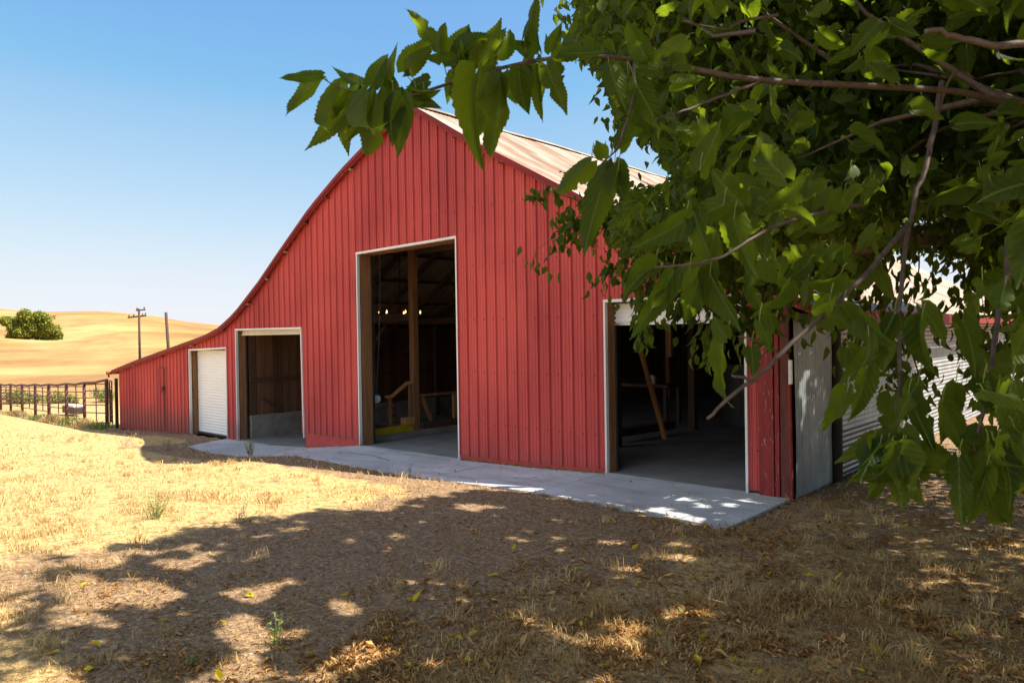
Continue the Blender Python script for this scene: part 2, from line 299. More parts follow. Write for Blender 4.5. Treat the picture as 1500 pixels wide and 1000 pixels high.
# ================================================================== GROUND
zbase = lerpf([(-30, -.95), (-12, -.8), (-8.4, -.73), (-5, -.58), (-3.1, -.5), (-.5, -.48), (1, -.47), (2.6, -.37), (3.6, -.25), (4.6, -.14), (7.5, -.12), (9.2, -.07), (10.7, -.0), (14, .0), (40, .1)])
zslab = lambda x: zbase(x)+.0
skyv = lerpf([(-400, 462), (0, 454), (40, 458), (70, 459), (130, 457.5), (180, 460), (230, 465), (270, 470), (330, 476), (450, 482), (800, 480), (1500, 470)])
nearv = lerpf([(-400, 486), (-50, 491), (0, 494), (40, 496.5), (76, 498), (110, 496), (150, 490), (190, 484), (240, 486), (330, 492), (800, 490), (1500, 480)])
def gz(x, y, fine=True):
    x = np.asarray(x, float); y = np.asarray(y, float)
    b = zbase(x); k = sstep(-2.2, -7.5, y); z = b*(1-k)+.0*k*b
    z = z+(-.3)*sstep(9, 0, x)*sstep(-3, -9, y)*1.0
    dx = x-CAM[0]; dy = y-CAM[1]; r = np.hypot(dx, dy)
    fw = dx*(-math.sin(YAW))+dy*math.cos(YAW); rt = dx*math.cos(YAW)+dy*math.sin(YAW)
    u = np.where(fw > .2*r, 750+FPX*rt/np.maximum(fw, .2*r), np.where(rt < 0, -400, 1500)); u = np.clip(u, -400, 1500)
    hv = 500.5-(u-16)*.0154                                                # the level horizon in the photograph
    rr = r*FPX/np.hypot(u-750, FPX)                                         # depth along the view axis
    zf = -1.0+(.6*(fbm(x/40, y/40, 3)-.45))
    zn = CAM[2]+(hv-nearv(u))/FPX*120
    zs = CAM[2]+(hv-skyv(u))/FPX*330
    z = z*(1-sstep(18, 45, rr))+zf*sstep(18, 45, rr)
    z = z+(zn-zf)*sstep(62, 120, rr)**1.15+0*z
    z = z+sstep(120, 135, rr)*(-1.0)*(1-sstep(135, 200, rr))
    z = z+(zs-zn)*sstep(135, 330, rr)-np.maximum(rr-330, 0)*.03+sstep(150, 330, rr)*2.4*(fbm(x/55, y/38, 4)-.47)*(rr < 1200)
    if fine:
        nr = np.clip(1-rr/40, 0, 1); s = 1+.8*sstep(10, 5, x)
        z = z+nr*(.05*(fbm(x*.9, y*.9, 3)-.44)+s*.028*(fbm(x*4, y*4, 3)-.44))
        # shallow berm along the foot of the barn at the left
        z = z+.05*np.exp(-((y+2.3-.12*np.sin(x))/.45)**2)*sstep(4, 0, x)*sstep(-12, -8, x)
    inb = (x > -8.5) & (x < 13.45) & (y > -.02) & (y < 22.1)
    z = np.where(inb, np.minimum(z, b-.12), z)
    sy_ = np.interp(x, [-1.15, -.9, -.62, .4, 2.6, 8.44, 13.45], [-.1, -.75, -1.27, -1.38, -1.47, -1.60, -1.78]); ins = (x > -1.12) & (x < 13.46) & (y > sy_+.05) & (y <= 0.3)
    z = np.where(ins, b-.11, z)
    z = np.where((y >= sy_-.35) & (x > -1.6) & (x < 13.9) & (y < .3) & ~ins & ~inb, np.minimum(z, b-.008), z)
    return z
rings = [0.0]; r_ = .35
while r_ < 2200: rings.append(r_); r_ *= 1.026 if r_ < 40 else 1.04
rings = np.array(rings)
az = np.concatenate([np.arange(-38, 38, .30), np.arange(38, 322, 3.)]); az = np.radians(az)
AA, RR = np.meshgrid(az, rings)
GX = CAM[0]+RR*(-math.sin(YAW)*np.cos(AA)+math.cos(YAW)*np.sin(AA)); GY = CAM[1]+RR*(math.cos(YAW)*np.cos(AA)+math.sin(YAW)*np.sin(AA))
GZ = gz(GX, GY); na = len(az); nr_ = len(rings)
V = np.stack([GX.ravel(), GY.ravel(), GZ.ravel()], 1)
i, j = np.meshgrid(np.arange(nr_-1), np.arange(na), indexing='ij'); j2 = (j+1) % na
F = np.stack([i*na+j, (i+1)*na+j, (i+1)*na+j2, i*na+j2], -1).reshape(-1, 4)[:, ::-1]
def strawf(x, y):
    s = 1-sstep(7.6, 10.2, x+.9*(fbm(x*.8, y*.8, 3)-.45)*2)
    s = np.maximum(s, .75*sstep(-7.0, -7.9, y))                           # grassy again towards the bottom edge
    s = np.maximum(s, .50*sstep(12.6, 13.8, x)*sstep(1.5, -1, y))
    s = s*(1-.85*sstep(-2.6+1.5*(x < -1.5), -2.1+1.5*(x < -1.5), y)*sstep(-8.6, -8, x)*(y < 0.5)*sstep(14, 13, x))
    return np.where(y > .5, np.where(x > 13, .25, 1), s)
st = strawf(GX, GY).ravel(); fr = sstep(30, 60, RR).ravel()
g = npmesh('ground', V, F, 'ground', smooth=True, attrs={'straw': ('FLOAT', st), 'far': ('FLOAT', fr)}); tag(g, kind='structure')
mb = MB(); mb.add([(-1, -1, 0)], [])

# ================================================================== BARN
barn = empty('barn', (2.5, 0, -.1), 'big red ribbed metal barn with pale rusty roof and four doorways', 'barn')
roof_top = lerpf([(-8.62, 1.11), (-6.62, 1.46), (-4.17, 1.84), (-2.05, 2.17), (-1.2, 2.37), (-.36, 2.72), (.83, 3.42), (1.78, 4.06), (3.07, 4.90), (4.24, 5.52), (5.4, 6.03), (6.42, 6.42), (7.18, 5.97), (8.2, 5.35), (9.12, 4.85), (10.29, 4.2), (11.02, 3.77), (13.28, 2.62), (13.57, 2.48), (13.86, 2.34)])
DEPTH = 20.0
# openings in the front wall: x0, x1, z at x0, z at x1 of the head
OPN = [(-3.2, -1.10, 1.77, 1.83), (-.54, 2.42, 2.29, 2.28), (4.59, 7.50, 3.77, 3.81), (10.71, 12.87, 2.54, 2.53)]
zfoot = lerpf([(-9, -.8), (-3.1, -.53), (-.5, -.5), (2.45, -.05), (4.6, -.04), (7.5, -.04), (9.2, .0), (10.7, .06), (13.5, .03)])
def ribbed_front():
    P = .2315; xs = {}
    x = -8.4; k = 0
    brk = []
    while x < 13.06:
        for dx, o in ((0, 0), (.030, 0), (.037, .007), (.049, .007), (.056, 0), (.094, 0), (.101, .007), (.113, .007), (.120, 0), (.152, 0), (.164, .031), (.192, .031), (.204, 0)):
            brk.append((x+dx, -o))
        x += P
    brk = [b for b in brk if b[0] < 13.055]
    for a, b_, z0, z1 in OPN:
        for e in (a, b_):
            xsb = [q[0] for q in brk]; ysb = [q[1] for q in brk]
            brk.append((e, float(np.interp(e, xsb, ysb)))); brk.sort()
    V = []; F = []
    def seams(x):
        if x < -.54: return []
        if x < 2.5: return [2.95+.0*x]
        if x < 4.6: return [2.27, 4.64]
        if x < 6.2: return [4.68]
        if x < 7.52: return [4.83]
        return [2.92]
    for (xa, ya), (xb, yb) in zip(brk[:-1], brk[1:]):
        if xb-xa < 1e-5: continue
        xm = (xa+xb)/2; bot = (zfoot(xa), zfoot(xb)); 
        for a, b_, z0, z1 in OPN:
            if a < xm < b_: bot = tuple(z0+(z1-z0)*(q-a)/(b_-a) for q in (xa, xb))
        top = (roof_top(xa)-.05, roof_top(xb)-.05)
        cuts = [bot]+[(s, s) for s in seams(xm) if s > max(bot)+.1 and s < min(top)-.1]+[top]
        for q in range(len(cuts)-1):
            o = -.004*q
            (l0, l1), (u0, u1) = cuts[q], cuts[q+1]
            n = len(V); V += [(xa, ya+o, l0-.0), (xb, yb+o, l1), (xb, yb+o, u1), (xa, ya+o, u0)]; F.append((n, n+1, n+2, n+3))
            if q: 
                n = len(V); V += [(xa, ya+o, l0), (xb, yb+o, l1), (xb, yb+o+.004, l1), (xa, ya+o+.004, l0)]; F.append((n, n+3, n+2, n+1))
    npmesh('front_wall', V, F, 'red metal', barn)
ribbed_front()
# inner lining behind the metal (boards), set back
mb = MB()
def lin(x0, x1, zb=None):
    q = np.linspace(x0, x1, max(2, int((x1-x0)/.4)))
    for a, b_ in zip(q[:-1], q[1:]):
        z0 = (zb if zb is not None else None); f = lambda x: zbase(x)-.1 if z0 is None else z0
        c = [(a, .03, f(a)), (b_, .03, f(b_)), (b_, .055, f(b_)), (a, .055, f(a)), (a, .03, roof_top(a)-.12), (b_, .03, roof_top(b_)-.12), (b_, .055, roof_top(b_)-.12), (a, .055, roof_top(a)-.12)]
        mb.hexa(c)
for x0, x1, zb in ((-8.38, -3.24, None), (-3.24, -1.06, 1.88), (-1.06, -.58, None), (-.58, 2.46, 2.36), (2.46, 4.56, None), (4.56, 7.53, 3.88), (7.53, 10.67, None), (10.67, 12.91, 2.60), (12.91, 13.36, None)): lin(x0, x1, zb)
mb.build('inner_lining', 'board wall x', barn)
# red painted footing below the panels between doors
for x0, x1 in ((2.52, 4.56), (7.53, 10.68)):
    mb = MB(); q = np.linspace(x0, x1, 8)
    for a, b_ in zip(q[:-1], q[1:]):
        mb.hexa([(a, .004, zbase(a)-.1), (b_, .004, zbase(b_)-.1), (b_, .028, zbase(b_)-.1), (a, .028, zbase(a)-.1), (a, .004, zfoot(a)+.04), (b_, .004, zfoot(b_)+.04), (b_, .028, zfoot(b_)+.04), (a, .028, zfoot(a)+.04)])
    mb.build('footing', 'red slab paint', barn)
# weathered dirt-coloured kick board left part
# side, rear and left walls
WL = .0762
def corr_h(x, y0, y1, z0f, z1, lean=0., amp=.009, off=0.):
    """horizontally corrugated sheet standing in the plane X = x, from y0 to y1"""
    zs = np.arange(z0f, z1, WL/8); prof = amp*np.sin(2*np.pi*zs/WL)
    V = []; 
    for k, y in enumerate((y0, y1)):
        for z, p_ in zip(zs, prof): V.append((x+p_+off, y, z))
    n = len(zs); F = [(q, n+q, n+q+1, q+1) for q in range(n-1)]; return V, F
V = []; F = []; y = 1.45; k = 0
zt = 2.36
while y < DEPTH:
    y1 = min(y+2.9, DEPTH)
    for (za, zb_, o) in ((-.08, .68, .0), (.63, 1.36, .006), (1.31, 1.98, .012), (1.93, zt, .018)):
        v, f = corr_h(13.40, y+(.04 if k % 2 else 0), y1+.06, za, zb_, off=o+(.006 if k % 2 else 0)+.01*(fbm(y, za)-.4)); n = len(V); V += v; F += [tuple(n+q for q in ff) for ff in f]
    y = y1; k += 1
npmesh('side_wall', V, F, 'galvanised sheet', barn, smooth=True)
# near panel of the side wall: upright grey sheet, a little out of plumb
ys = np.arange(.02, 1.50, WL/8); V = []
for z in (-.04, .8, 1.6, 2.30):
    for y in ys: V.append((13.49+.008*math.sin(2*math.pi*y/WL)+.012*math.sin(y*3+z*2), y+.05*(2.3-z)/2.3*(y/1.5), z+.0))
n = len(ys); F = [(a*n+q, a*n+q+1, (a+1)*n+q+1, (a+1)*n+q) for a in range(3) for q in range(n-1)]
npmesh('upright_sheet', V, F, 'grey sheet', barn, smooth=True)
mb = MB(); mb.box(13.37, 13.395, .05, DEPTH, -.1, 2.33); mb.box(13.42, 13.47, 1.44, 1.50, -.05, 2.28)
mb.build('side_frame', 'dark wood', barn)
mb = MB(); q = np.linspace(-8.4, 13.36, 50)
for a, b_ in zip(q[:-1], q[1:]): mb.hexa([(a, DEPTH-.05, -1), (b_, DEPTH-.05, -1), (b_, DEPTH, -1), (a, DEPTH, -1), (a, DEPTH-.05, roof_top(a)-.08), (b_, DEPTH-.05, roof_top(b_)-.08), (b_, DEPTH, roof_top(b_)-.08), (a, DEPTH, roof_top(a)-.08)])
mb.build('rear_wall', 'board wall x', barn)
MB().box(-8.42, -8.38, 0.03, DEPTH-.05, -1.1, 1.06).build('left_wall', 'red metal', barn)

# roof: corrugated down the slope, in sheets with slight laps
def roof_sheet(name, xs, y0, y1, seed):
    wl = .11; ys = np.arange(y0, y1, wl/4); rr = np.random.default_rng(seed)
    V = []; 
    for x in xs:
        z = roof_top(x)
        w = .010*np.cos(2*np.pi*ys/wl)+.018*(fbm(ys*.5+seed, np.full_like(ys, x*.7), 3)-.45)*2
        sheet = np.floor(ys/.84); lap = .006*((sheet+np.floor((x+50)/2.6)) % 2)
        V.append(np.stack([np.full_like(ys, x), ys, z+w+lap-.012], 1))
    V = np.concatenate(V); n = len(ys); a, b_ = np.meshgrid(np.arange(len(xs)-1), np.arange(n-1), indexing='ij')
    F = np.stack([a*n+b_, (a+1)*n+b_, (a+1)*n+b_+1, a*n+b_+1], -1).reshape(-1, 4)
    return npmesh(name, V, F, 'roof metal', barn, smooth=True)
roof_sheet('roof', np.array([6.42, 7.18, 8.2, 9.12, 10.29, 11.02, 12.2, 13.28, 13.57, 13.86]), -.15, DEPTH+.3, 1)
roof_sheet('roof', np.array([-8.62, -6.62, -4.17, -2.05, -1.2, -.36, .83, 1.78, 3.07, 4.24, 5.4, 6.42]), -.15, DEPTH+.3, 2)
mb = MB(); pts = [(6.42, y_, 6.435+.01*math.sin(y_*2)) for y_ in np.linspace(-.16, DEPTH+.3, 30)]
for p_, q_ in zip(pts[:-1], pts[1:]):
    for s in (-1, 1): mb.bar(Vector(p_)+Vector((s*.08, 0, -.035)), Vector(q_)+Vector((s*.08, 0, -.035)), .17, .012, (s*.5, 0, .86))
mb.build('ridge_cap', 'roof metal', barn)
# nail rows / a slipped sheet edge
mb = MB()
for y in np.arange(1.2, 9.5, .11):
    if rng.random() < .72:
        x = 8.95+.02*math.sin(y*5); mb.box(x-.015, x+.015, y-.022, y+.022, roof_top(x)+.004, roof_top(x)+.018)
mb.build('nail_row', 'black metal', barn)['kind'] = 'stuff'
for y, xa, xb in ((1.72, 9.2, 10.9), (3.4, 8.3, 10.6), (5.9, 6.9, 8.4), (6.8, 9.8, 11.9)):
    MB().bar((xa, y, roof_top(xa)+.012), (xb, y+.03, roof_top(xb)+.008), .022, .008).build('lapped_seam', 'brown post', barn)
# rake boards under the roof edge
def rake(name, x0, x1, y0, y1, dz0, dz1, mat):
    xs = [x for x in np.arange(x0, x1, .35)]+[x1]; mb = MB()
    for a, b_ in zip(xs[:-1], xs[1:]):
        za, zb_ = roof_top(a), roof_top(b_)
        mb.hexa([(a, y0, za+dz0), (b_, y0, zb_+dz0), (b_, y1, zb_+dz0), (a, y1, za+dz0), (a, y0, za+dz1), (b_, y0, zb_+dz1), (b_, y1, zb_+dz1), (a, y1, za+dz1)])
    mb.build(name, mat, barn)
for a, b_ in ((-8.6, 6.40), (6.44, 13.84)):
    rake('rake_flashing', a, b_, -.165, -.14, -.075, .012, 'red trim')
    rake('rake_board', a, b_, -.136, -.10, -.11, -.035, 'old red wood')
    rake('soffit_board', a, b_, -.098, -.03, -.075, -.055, 'old red wood')
for x in (-6.9, -4.9, -2.9, -1.1, .2, 1.1, 1.95, 2.8, 3.6, 4.5, 5.4, 7.6, 8.7, 9.8, 10.9, 12.0, 13.0):
    z = roof_top(x)-.145; MB().box(x-.045, x+.045, -.125+.02*rng.random(), -.03, z+.005, z+.035).build('purlin_end', 'weathered wood' if rng.random() < .4 else 'brown red wood', barn)
# eave fascia along the right side, with the overhang's underside
MB().box(13.88, 13.905, -.13, DEPTH, 2.17, 2.345).build('eave_fascia', 'red trim', barn)
for y in np.arange(.1, DEPTH, .9): MB().hexa([(13.41, y, 2.40), (13.855, y, 2.22), (13.855, y+.05, 2.22), (13.41, y+.05, 2.40), (13.41, y, 2.50), (13.855, y, 2.31), (13.855, y+.05, 2.31), (13.41, y+.05, 2.50)]).build('rafter_tail', 'weathered wood', barn)
mb = MB(); mb.tube([(-8.67, -.28, 1.04), (-8.67, 6, 1.04)], .05, 8); mb.tube([(-8.67, -.22, 1.04), (-8.66, -.22, .90)], .03, 8)
mb.build('gutter', 'red trim', barn)

# corner boards at the right end of the front
def board(x0, x1, y0, y1, z0, z1, mat, name='corner_board', skew=0.):
    MB().hexa([(x0, y0, z0), (x1, y0, z0), (x1, y1, z0), (x0, y1, z0), (x0+skew, y0, z1), (x1+skew, y0, z1), (x1+skew, y1, z1), (x0+skew, y1, z1)]).build(name, mat, barn, bevel=.004)
board(13.06, 13.255, -.055, .02, .0, 2.50, 'old red wood', skew=-.01)
board(13.265, 13.32, -.045, .0, .0, 2.50, 'old red wood')
board(13.33, 13.44, -.03, .02, .0, 2.50, 'brown red wood')
board(13.45, 13.475, -.05, .018, -.02, 1.42, 'old red wood', skew=-.015)
board(13.448, 13.482, -.056, -.0, 1.42, 1.72, 'white paint', 'white_marker')

# door surrounds: white metal trim, wooden jambs and heads
for k, (a, b_, z0, z1) in enumerate(OPN):
    w = .032
    fa = {0: -.53, 1: -.50, 2: -.13, 3: .0}[k]; fb = {0: -.51, 1: -.16, 2: -.12, 3: .0}[k]
    lean = .05 if k == 1 else 0
    MB().hexa([(a-w, -.036, fa), (a, -.036, fa), (a, .03, fa), (a-w, .03, fa), (a-w, -.036, z0), (a, -.036, z0), (a, .03, z0), (a-w, .03, z0)]).build('door_trim', 'white trim', barn)
    MB().hexa([(b_+lean, -.034, fb), (b_+w+lean, -.034, fb), (b_+w+lean, .03, fb), (b_+lean, .03, fb), (b_, -.034, z1), (b_+w, -.034, z1), (b_+w, .03, z1), (b_, .03, z1)]).build('door_trim', 'white trim', barn)
    MB().hexa([(a-w, -.04, z0+.002), (b_+w, -.04, z1+.002), (b_+w, .03, z1+.002), (a-w, .03, z0+.002), (a-w, -.04, z0+.045), (b_+w, -.04, z1+.045), (b_+w, .03, z1+.045), (a-w, .03, z0+.045)]).build('door_trim', 'white trim', barn)
    d = {0: .24, 1: .26, 2: .34, 3: .24}[k]
    MB().box(a-.06, a+.004, .058, d, zbase(a)-.05, z0).build('jamb', 'warm wood', barn)
    MB().box(b_-.004, b_+.06, .058, d, zbase(b_)-.05, z1).build('jamb', 'warm wood', barn)
    MB().hexa([(a-.06, .058, z0+.003), (b_+.06, .058, z1+.003), (b_+.06, d+.05, z1+.003), (a-.06, d+.05, z0+.003), (a-.06, .058, z0+.2), (b_+.06, .058, z1+.2), (b_+.06, d+.05, z1+.2), (a-.06, d+.05, z0+.2)]).build('header', 'warm wood y' if k == 2 else 'weathered wood', barn)
    MB().box(a+.006, a+.03, d-.04, d, zbase(a)-.02, z0-.01).build('door_track', 'black metal', barn)
# roller doors (rolling slats as real profile)
def curtain(x0, x1, y, z0, z1, mat, name='roller_door', pitch=.078):
    zs = np.arange(z0, z1, pitch/6); p_ = (zs-z0) % pitch/pitch
    yo = y-.012*np.sin(np.pi*p_)**.6; V = []
    for x in (x0, x1):
        for z, q in zip(zs, yo): V.append((x, q, z))
    n = len(zs); F = [(k, n+k, n+k+1, k+1) for k in range(n-1)]
    return npmesh(name, V, F, mat, barn)
dr = curtain(-3.17, -1.08, .20, -.47, 1.80, 'door metal')
MB().box(-3.17, -1.08, .17, .23, -.52, -.465).build('bottom_bar', 'black metal', dr)
dr = curtain(10.72, 12.86, .21, 2.235, 2.53, 'door metal', pitch=.075)
MB().box(10.72, 12.86, .175, .235, 2.20, 2.235).build('bottom_bar', 'steel', dr)
mb = MB(); mb.tube([(10.7, .50, 2.62), (12.9, .50, 2.62)], .2, 14); mb.build('door_roll', 'door metal', dr, smooth=False)
mb = MB(); mb.box(-.50, 2.40, .12, .20, 2.20, 2.285); mb.box(-.50, 2.40, .105, .21, 2.165, 2.20); dr = mb.build('roller_door', 'cream metal', barn)
MB().tube([(-.5, .46, 2.42), (2.42, .46, 2.42)], .19, 14).build('door_roll', 'cream metal', dr)
# hinged man door cut into the left end, with bar, latch
X0, X1 = wall(235, 560)[0], wall(243, 560)[0]
d0 = wall(233, 538); d1 = wall(242, 538)
mb = MB(); mb.box(d0[0], d1[0]+.12, -.036, -.026, d0[2]-.012, d0[2]+.012); dd = mb.build('side_door', 'brown red wood', barn)
MB().box(d1[0]-.05, d1[0]-.015, -.030, -.025, -.55, d0[2]-.02).build('door_gap', 'brown post', dd)
MB().box(d0[0]+.0, d0[0]+.02, -.030, -.025, -.05, d0[2]-.02).build('door_gap', 'brown post', dd)
l = wall(241, 568); mb = MB(); mb.tube([(l[0], -.03, l[2]), (l[0], -.07, l[2])], .05, 10); mb.box(l[0]-.11, l[0]+.1, -.055, -.035, l[2]-.015, l[2]+.015); mb.tube([(l[0]-.04, -.06, l[2]), (l[0]-.05, -.06, l[2]-.14)], .012, 6)
mb.build('latch', 'rusty pipe', dd)

# floors (part of the barn)
def floor_poly(name, x0, x1, y0, y1, zf, mat, th=.12):
    q = np.linspace(x0, x1, max(2, int((x1-x0)/.5)+1)); mb = MB()
    for a, b_ in zip(q[:-1], q[1:]):
        za, zb_ = zf(a), zf(b_); mb.hexa([(a, y0, za-th), (b_, y0, zb_-th), (b_, y1, zb_-th), (a, y1, za-th), (a, y0, za), (b_, y0, zb_), (b_, y1, zb_), (a, y1, za)])
    return mb.build(name, mat, barn)
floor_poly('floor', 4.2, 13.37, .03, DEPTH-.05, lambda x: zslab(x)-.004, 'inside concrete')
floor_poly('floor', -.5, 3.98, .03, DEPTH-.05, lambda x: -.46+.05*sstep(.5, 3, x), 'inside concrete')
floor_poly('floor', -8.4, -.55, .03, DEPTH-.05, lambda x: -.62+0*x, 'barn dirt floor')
# partition of boards above a concrete knee wall, left of the second doorway
pt = MB().box(-.56, -.50, .30, DEPTH-.1, .12, 2.33).build('partition_wall', 'board wall y', barn)
MB().box(-.60, -.44, .30, DEPTH-.1, -.6, .12).build('knee_wall', 'old concrete', barn)
MB().box(-.498, -.45, .3, 9, .99, 1.07).build('partition_rail', 'dark wood y', barn)
MB().bar((-.46, .62, .55), (-.46, 1.15, .14), .06, .05).build('brace', 'dark wood y', barn)
# posts, ties, rafters, purlins
def post(x, y, z0, z1, w=.15, mat='warm wood'): return MB().box(x-w/2, x+w/2, y-w/2, y+w/2, z0, z1).build('post', mat, barn)
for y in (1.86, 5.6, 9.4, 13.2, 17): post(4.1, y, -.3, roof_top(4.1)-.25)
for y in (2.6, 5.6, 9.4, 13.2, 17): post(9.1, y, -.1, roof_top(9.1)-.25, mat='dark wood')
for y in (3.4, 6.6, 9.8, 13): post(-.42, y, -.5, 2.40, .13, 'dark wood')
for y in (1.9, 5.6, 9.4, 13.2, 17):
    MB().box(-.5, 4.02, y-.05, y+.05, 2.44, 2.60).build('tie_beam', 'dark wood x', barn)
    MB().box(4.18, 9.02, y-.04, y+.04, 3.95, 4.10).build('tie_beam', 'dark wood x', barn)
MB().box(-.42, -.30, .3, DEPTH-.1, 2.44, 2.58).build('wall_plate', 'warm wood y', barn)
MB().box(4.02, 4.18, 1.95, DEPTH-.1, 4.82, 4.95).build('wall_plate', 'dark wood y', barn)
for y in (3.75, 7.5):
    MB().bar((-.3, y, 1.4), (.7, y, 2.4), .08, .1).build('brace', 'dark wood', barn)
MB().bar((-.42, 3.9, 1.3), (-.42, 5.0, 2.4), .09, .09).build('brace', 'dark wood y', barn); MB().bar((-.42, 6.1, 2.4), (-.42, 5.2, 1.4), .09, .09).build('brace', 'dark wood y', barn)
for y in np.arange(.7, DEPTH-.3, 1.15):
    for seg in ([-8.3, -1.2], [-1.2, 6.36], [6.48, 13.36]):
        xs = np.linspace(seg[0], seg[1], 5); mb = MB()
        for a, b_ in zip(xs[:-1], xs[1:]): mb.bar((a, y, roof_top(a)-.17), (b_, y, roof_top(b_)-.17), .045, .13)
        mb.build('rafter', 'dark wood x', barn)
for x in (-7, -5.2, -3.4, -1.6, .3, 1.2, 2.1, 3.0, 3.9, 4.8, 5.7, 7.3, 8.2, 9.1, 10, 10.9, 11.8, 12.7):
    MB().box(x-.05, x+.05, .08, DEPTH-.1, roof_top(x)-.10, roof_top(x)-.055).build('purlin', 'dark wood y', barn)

# ================================================================== CONCRETE APRON
slab = MB(); edges = [(-1.12, -.12), (-.9, -.75), (-.62, -1.27), (.4, -1.38), (2.6, -1.47), (4.0, -1.53), (6, -1.57), (8.44, -1.60)]
def slab_piece(xa, xb, ya, yb):
    n = max(2, int((xb-xa)/.3)+1); q = np.linspace(xa, xb, n)
    for i in range(n-1):
        a, b_ = q[i], q[i+1]; y0, y1 = np.interp([a, b_], [xa, xb], [ya, yb])
        za, zb_ = zslab(a), zslab(b_)
        slab.hexa([(a, y0, za-.14), (b_, y1, zb_-.14), (b_, .0285, zb_-.14), (a, .0285, za-.14), (a, y0, za), (b_, y1, zb_), (b_, .0285, zb_), (a, .0285, za)])
for (xa, ya), (xb, yb) in zip(edges[:-1], edges[1:]): slab_piece(xa, xb-(.012 if xb in (4.0, 8.44) else 0), ya, yb)
slab_piece(8.452, 10.68, -1.60, -1.68); slab_piece(10.692, 13.45, -1.68, -1.78)
a = slab.build('concrete_apron', 'concrete'); tag(a, kind='structure')
mb = MB()                                                             # dark earth in the joints
for pts in ([(5.2, -.75), (5.9, -.7), (6.6, -.86)], [(3.2, -.5), (3.7, -.72)]):
    for (xa, ya), (xb, yb) in zip(pts[:-1], pts[1:]): mb.bar((xa, ya, zslab(xa)+.001), (xb, yb, zslab(xb)+.001), .012, .006)
o = mb.build('concrete_cracks', 'brown post'); tag(o, kind='structure')

# ================================================================== THINGS INSIDE THE BARN
MB().box(4.0, 4.19, .35, 9, -.5, -.06).build('step', 'old concrete', barn)
MB().box(4.03, 4.16, .42, 1.76, -.058, .085).build('kerb_beam', 'yellow paint', base=(4.1, 1.1, -.058)); tag(bpy.data.objects['kerb_beam'], 'yellow painted kerb beam on the floor inside the tall doorway', 'beam')
t_ = MB().box(4.02, 4.19, 1.50, 1.775, .09, .25).build('wood_block', 'fresh wood', base=(4.1, 1.6, .09), bevel=.006); tag(t_, 'short orange wooden block on the end of the yellow beam', 'block')
hr = empty('handrail', (4.1, 1.2, -.1), 'sloping wooden handrail beside the post inside the tall doorway', 'handrail')
MB().box(4.06, 4.12, 1.13, 1.19, -.4, .72).build('rail_post', 'warm wood', hr); MB().box(4.06, 4.12, 1.70, 1.765, .255, 1.0).build('rail_post', 'warm wood', hr)
mb = MB(); mb.bar((4.09, 1.04, .755), (4.09, 1.20, .755), .09, .05); mb.bar((4.09, 1.20, .755), (4.09, 1.66, 1.03), .088, .048); mb.bar((4.09, 1.66, 1.03), (4.09, 1.775, 1.03), .09, .05); mb.build('rail', 'fresh wood', hr)
# a rail frame behind the post
fr_ = empty('rail_frame', (4.1, 2.8, -.1), 'low wooden rail frame with a diagonal brace right of the post', 'rail')
a_ = side(617, 579, 4.1); b_ = side(668, 574, 4.1); mb = MB(); mb.bar((4.1, a_[1], a_[2]), (4.1, b_[1]+.3, b_[2]), .09, .05); mb.build('rail', 'warm wood y', fr_)
MB().bar((4.1, a_[1]+.02, a_[2]-.05), (4.1, side(632, 611, 4.1)[1], .12), .05, .09).build('brace', 'warm wood', fr_)
MB().box(4.06, 4.14, b_[1]-.1, b_[1]-.02, -.1, b_[2]-.03).build('rail_post', 'warm wood', fr_)
MB().box(4.04, 4.16, a_[1]-.0, b_[1]+.3, -.14, .10).build('sill', 'dark wood y', fr_)
# chairs behind the handrail
def chair(x, y, rz, label):
    r = empty('chair', (x, y, -.44), label, 'chair', 'dark chairs behind the handrail'); r.rotation_euler.z = 0
    c, s = math.cos(rz), math.sin(rz); P = lambda px, py, pz: (x+c*px-s*py, y+s*px+c*py, -.44+pz)
    mb = MB(); mb.hexa([P(-.2, -.2, .43), P(.2, -.2, .43), P(.2, .2, .43), P(-.2, .2, .43), P(-.2, -.2, .46), P(.2, -.2, .46), P(.2, .2, .46), P(-.2, .2, .46)]); mb.build('seat', 'brown red wood', r)
    for px, py in ((-.18, -.18), (.18, -.18), (-.18, .18), (.18, .18)):
        MB().bar(P(px, py, 0), P(px, py, .43), .035, .035).build('leg', 'brown red wood', r)
    mb = MB(); mb.bar(P(-.18, .18, .46), P(-.18, .24, .95), .03, .03); mb.bar(P(.18, .18, .46), P(.18, .24, .95), .03, .03)
    for z in (.62, .78, .92): mb.bar(P(-.18, .2+(z-.46)*.12, z), P(.18, .2+(z-.46)*.12, z), .03, .05)
    mb.build('backrest', 'brown red wood', r)
chair(3.3, 1.35, 2.2, 'dark red wooden chair left of the thin handrail post'); chair(3.2, 2.15, 2.0, 'dark red wooden chair right of the thin handrail post')
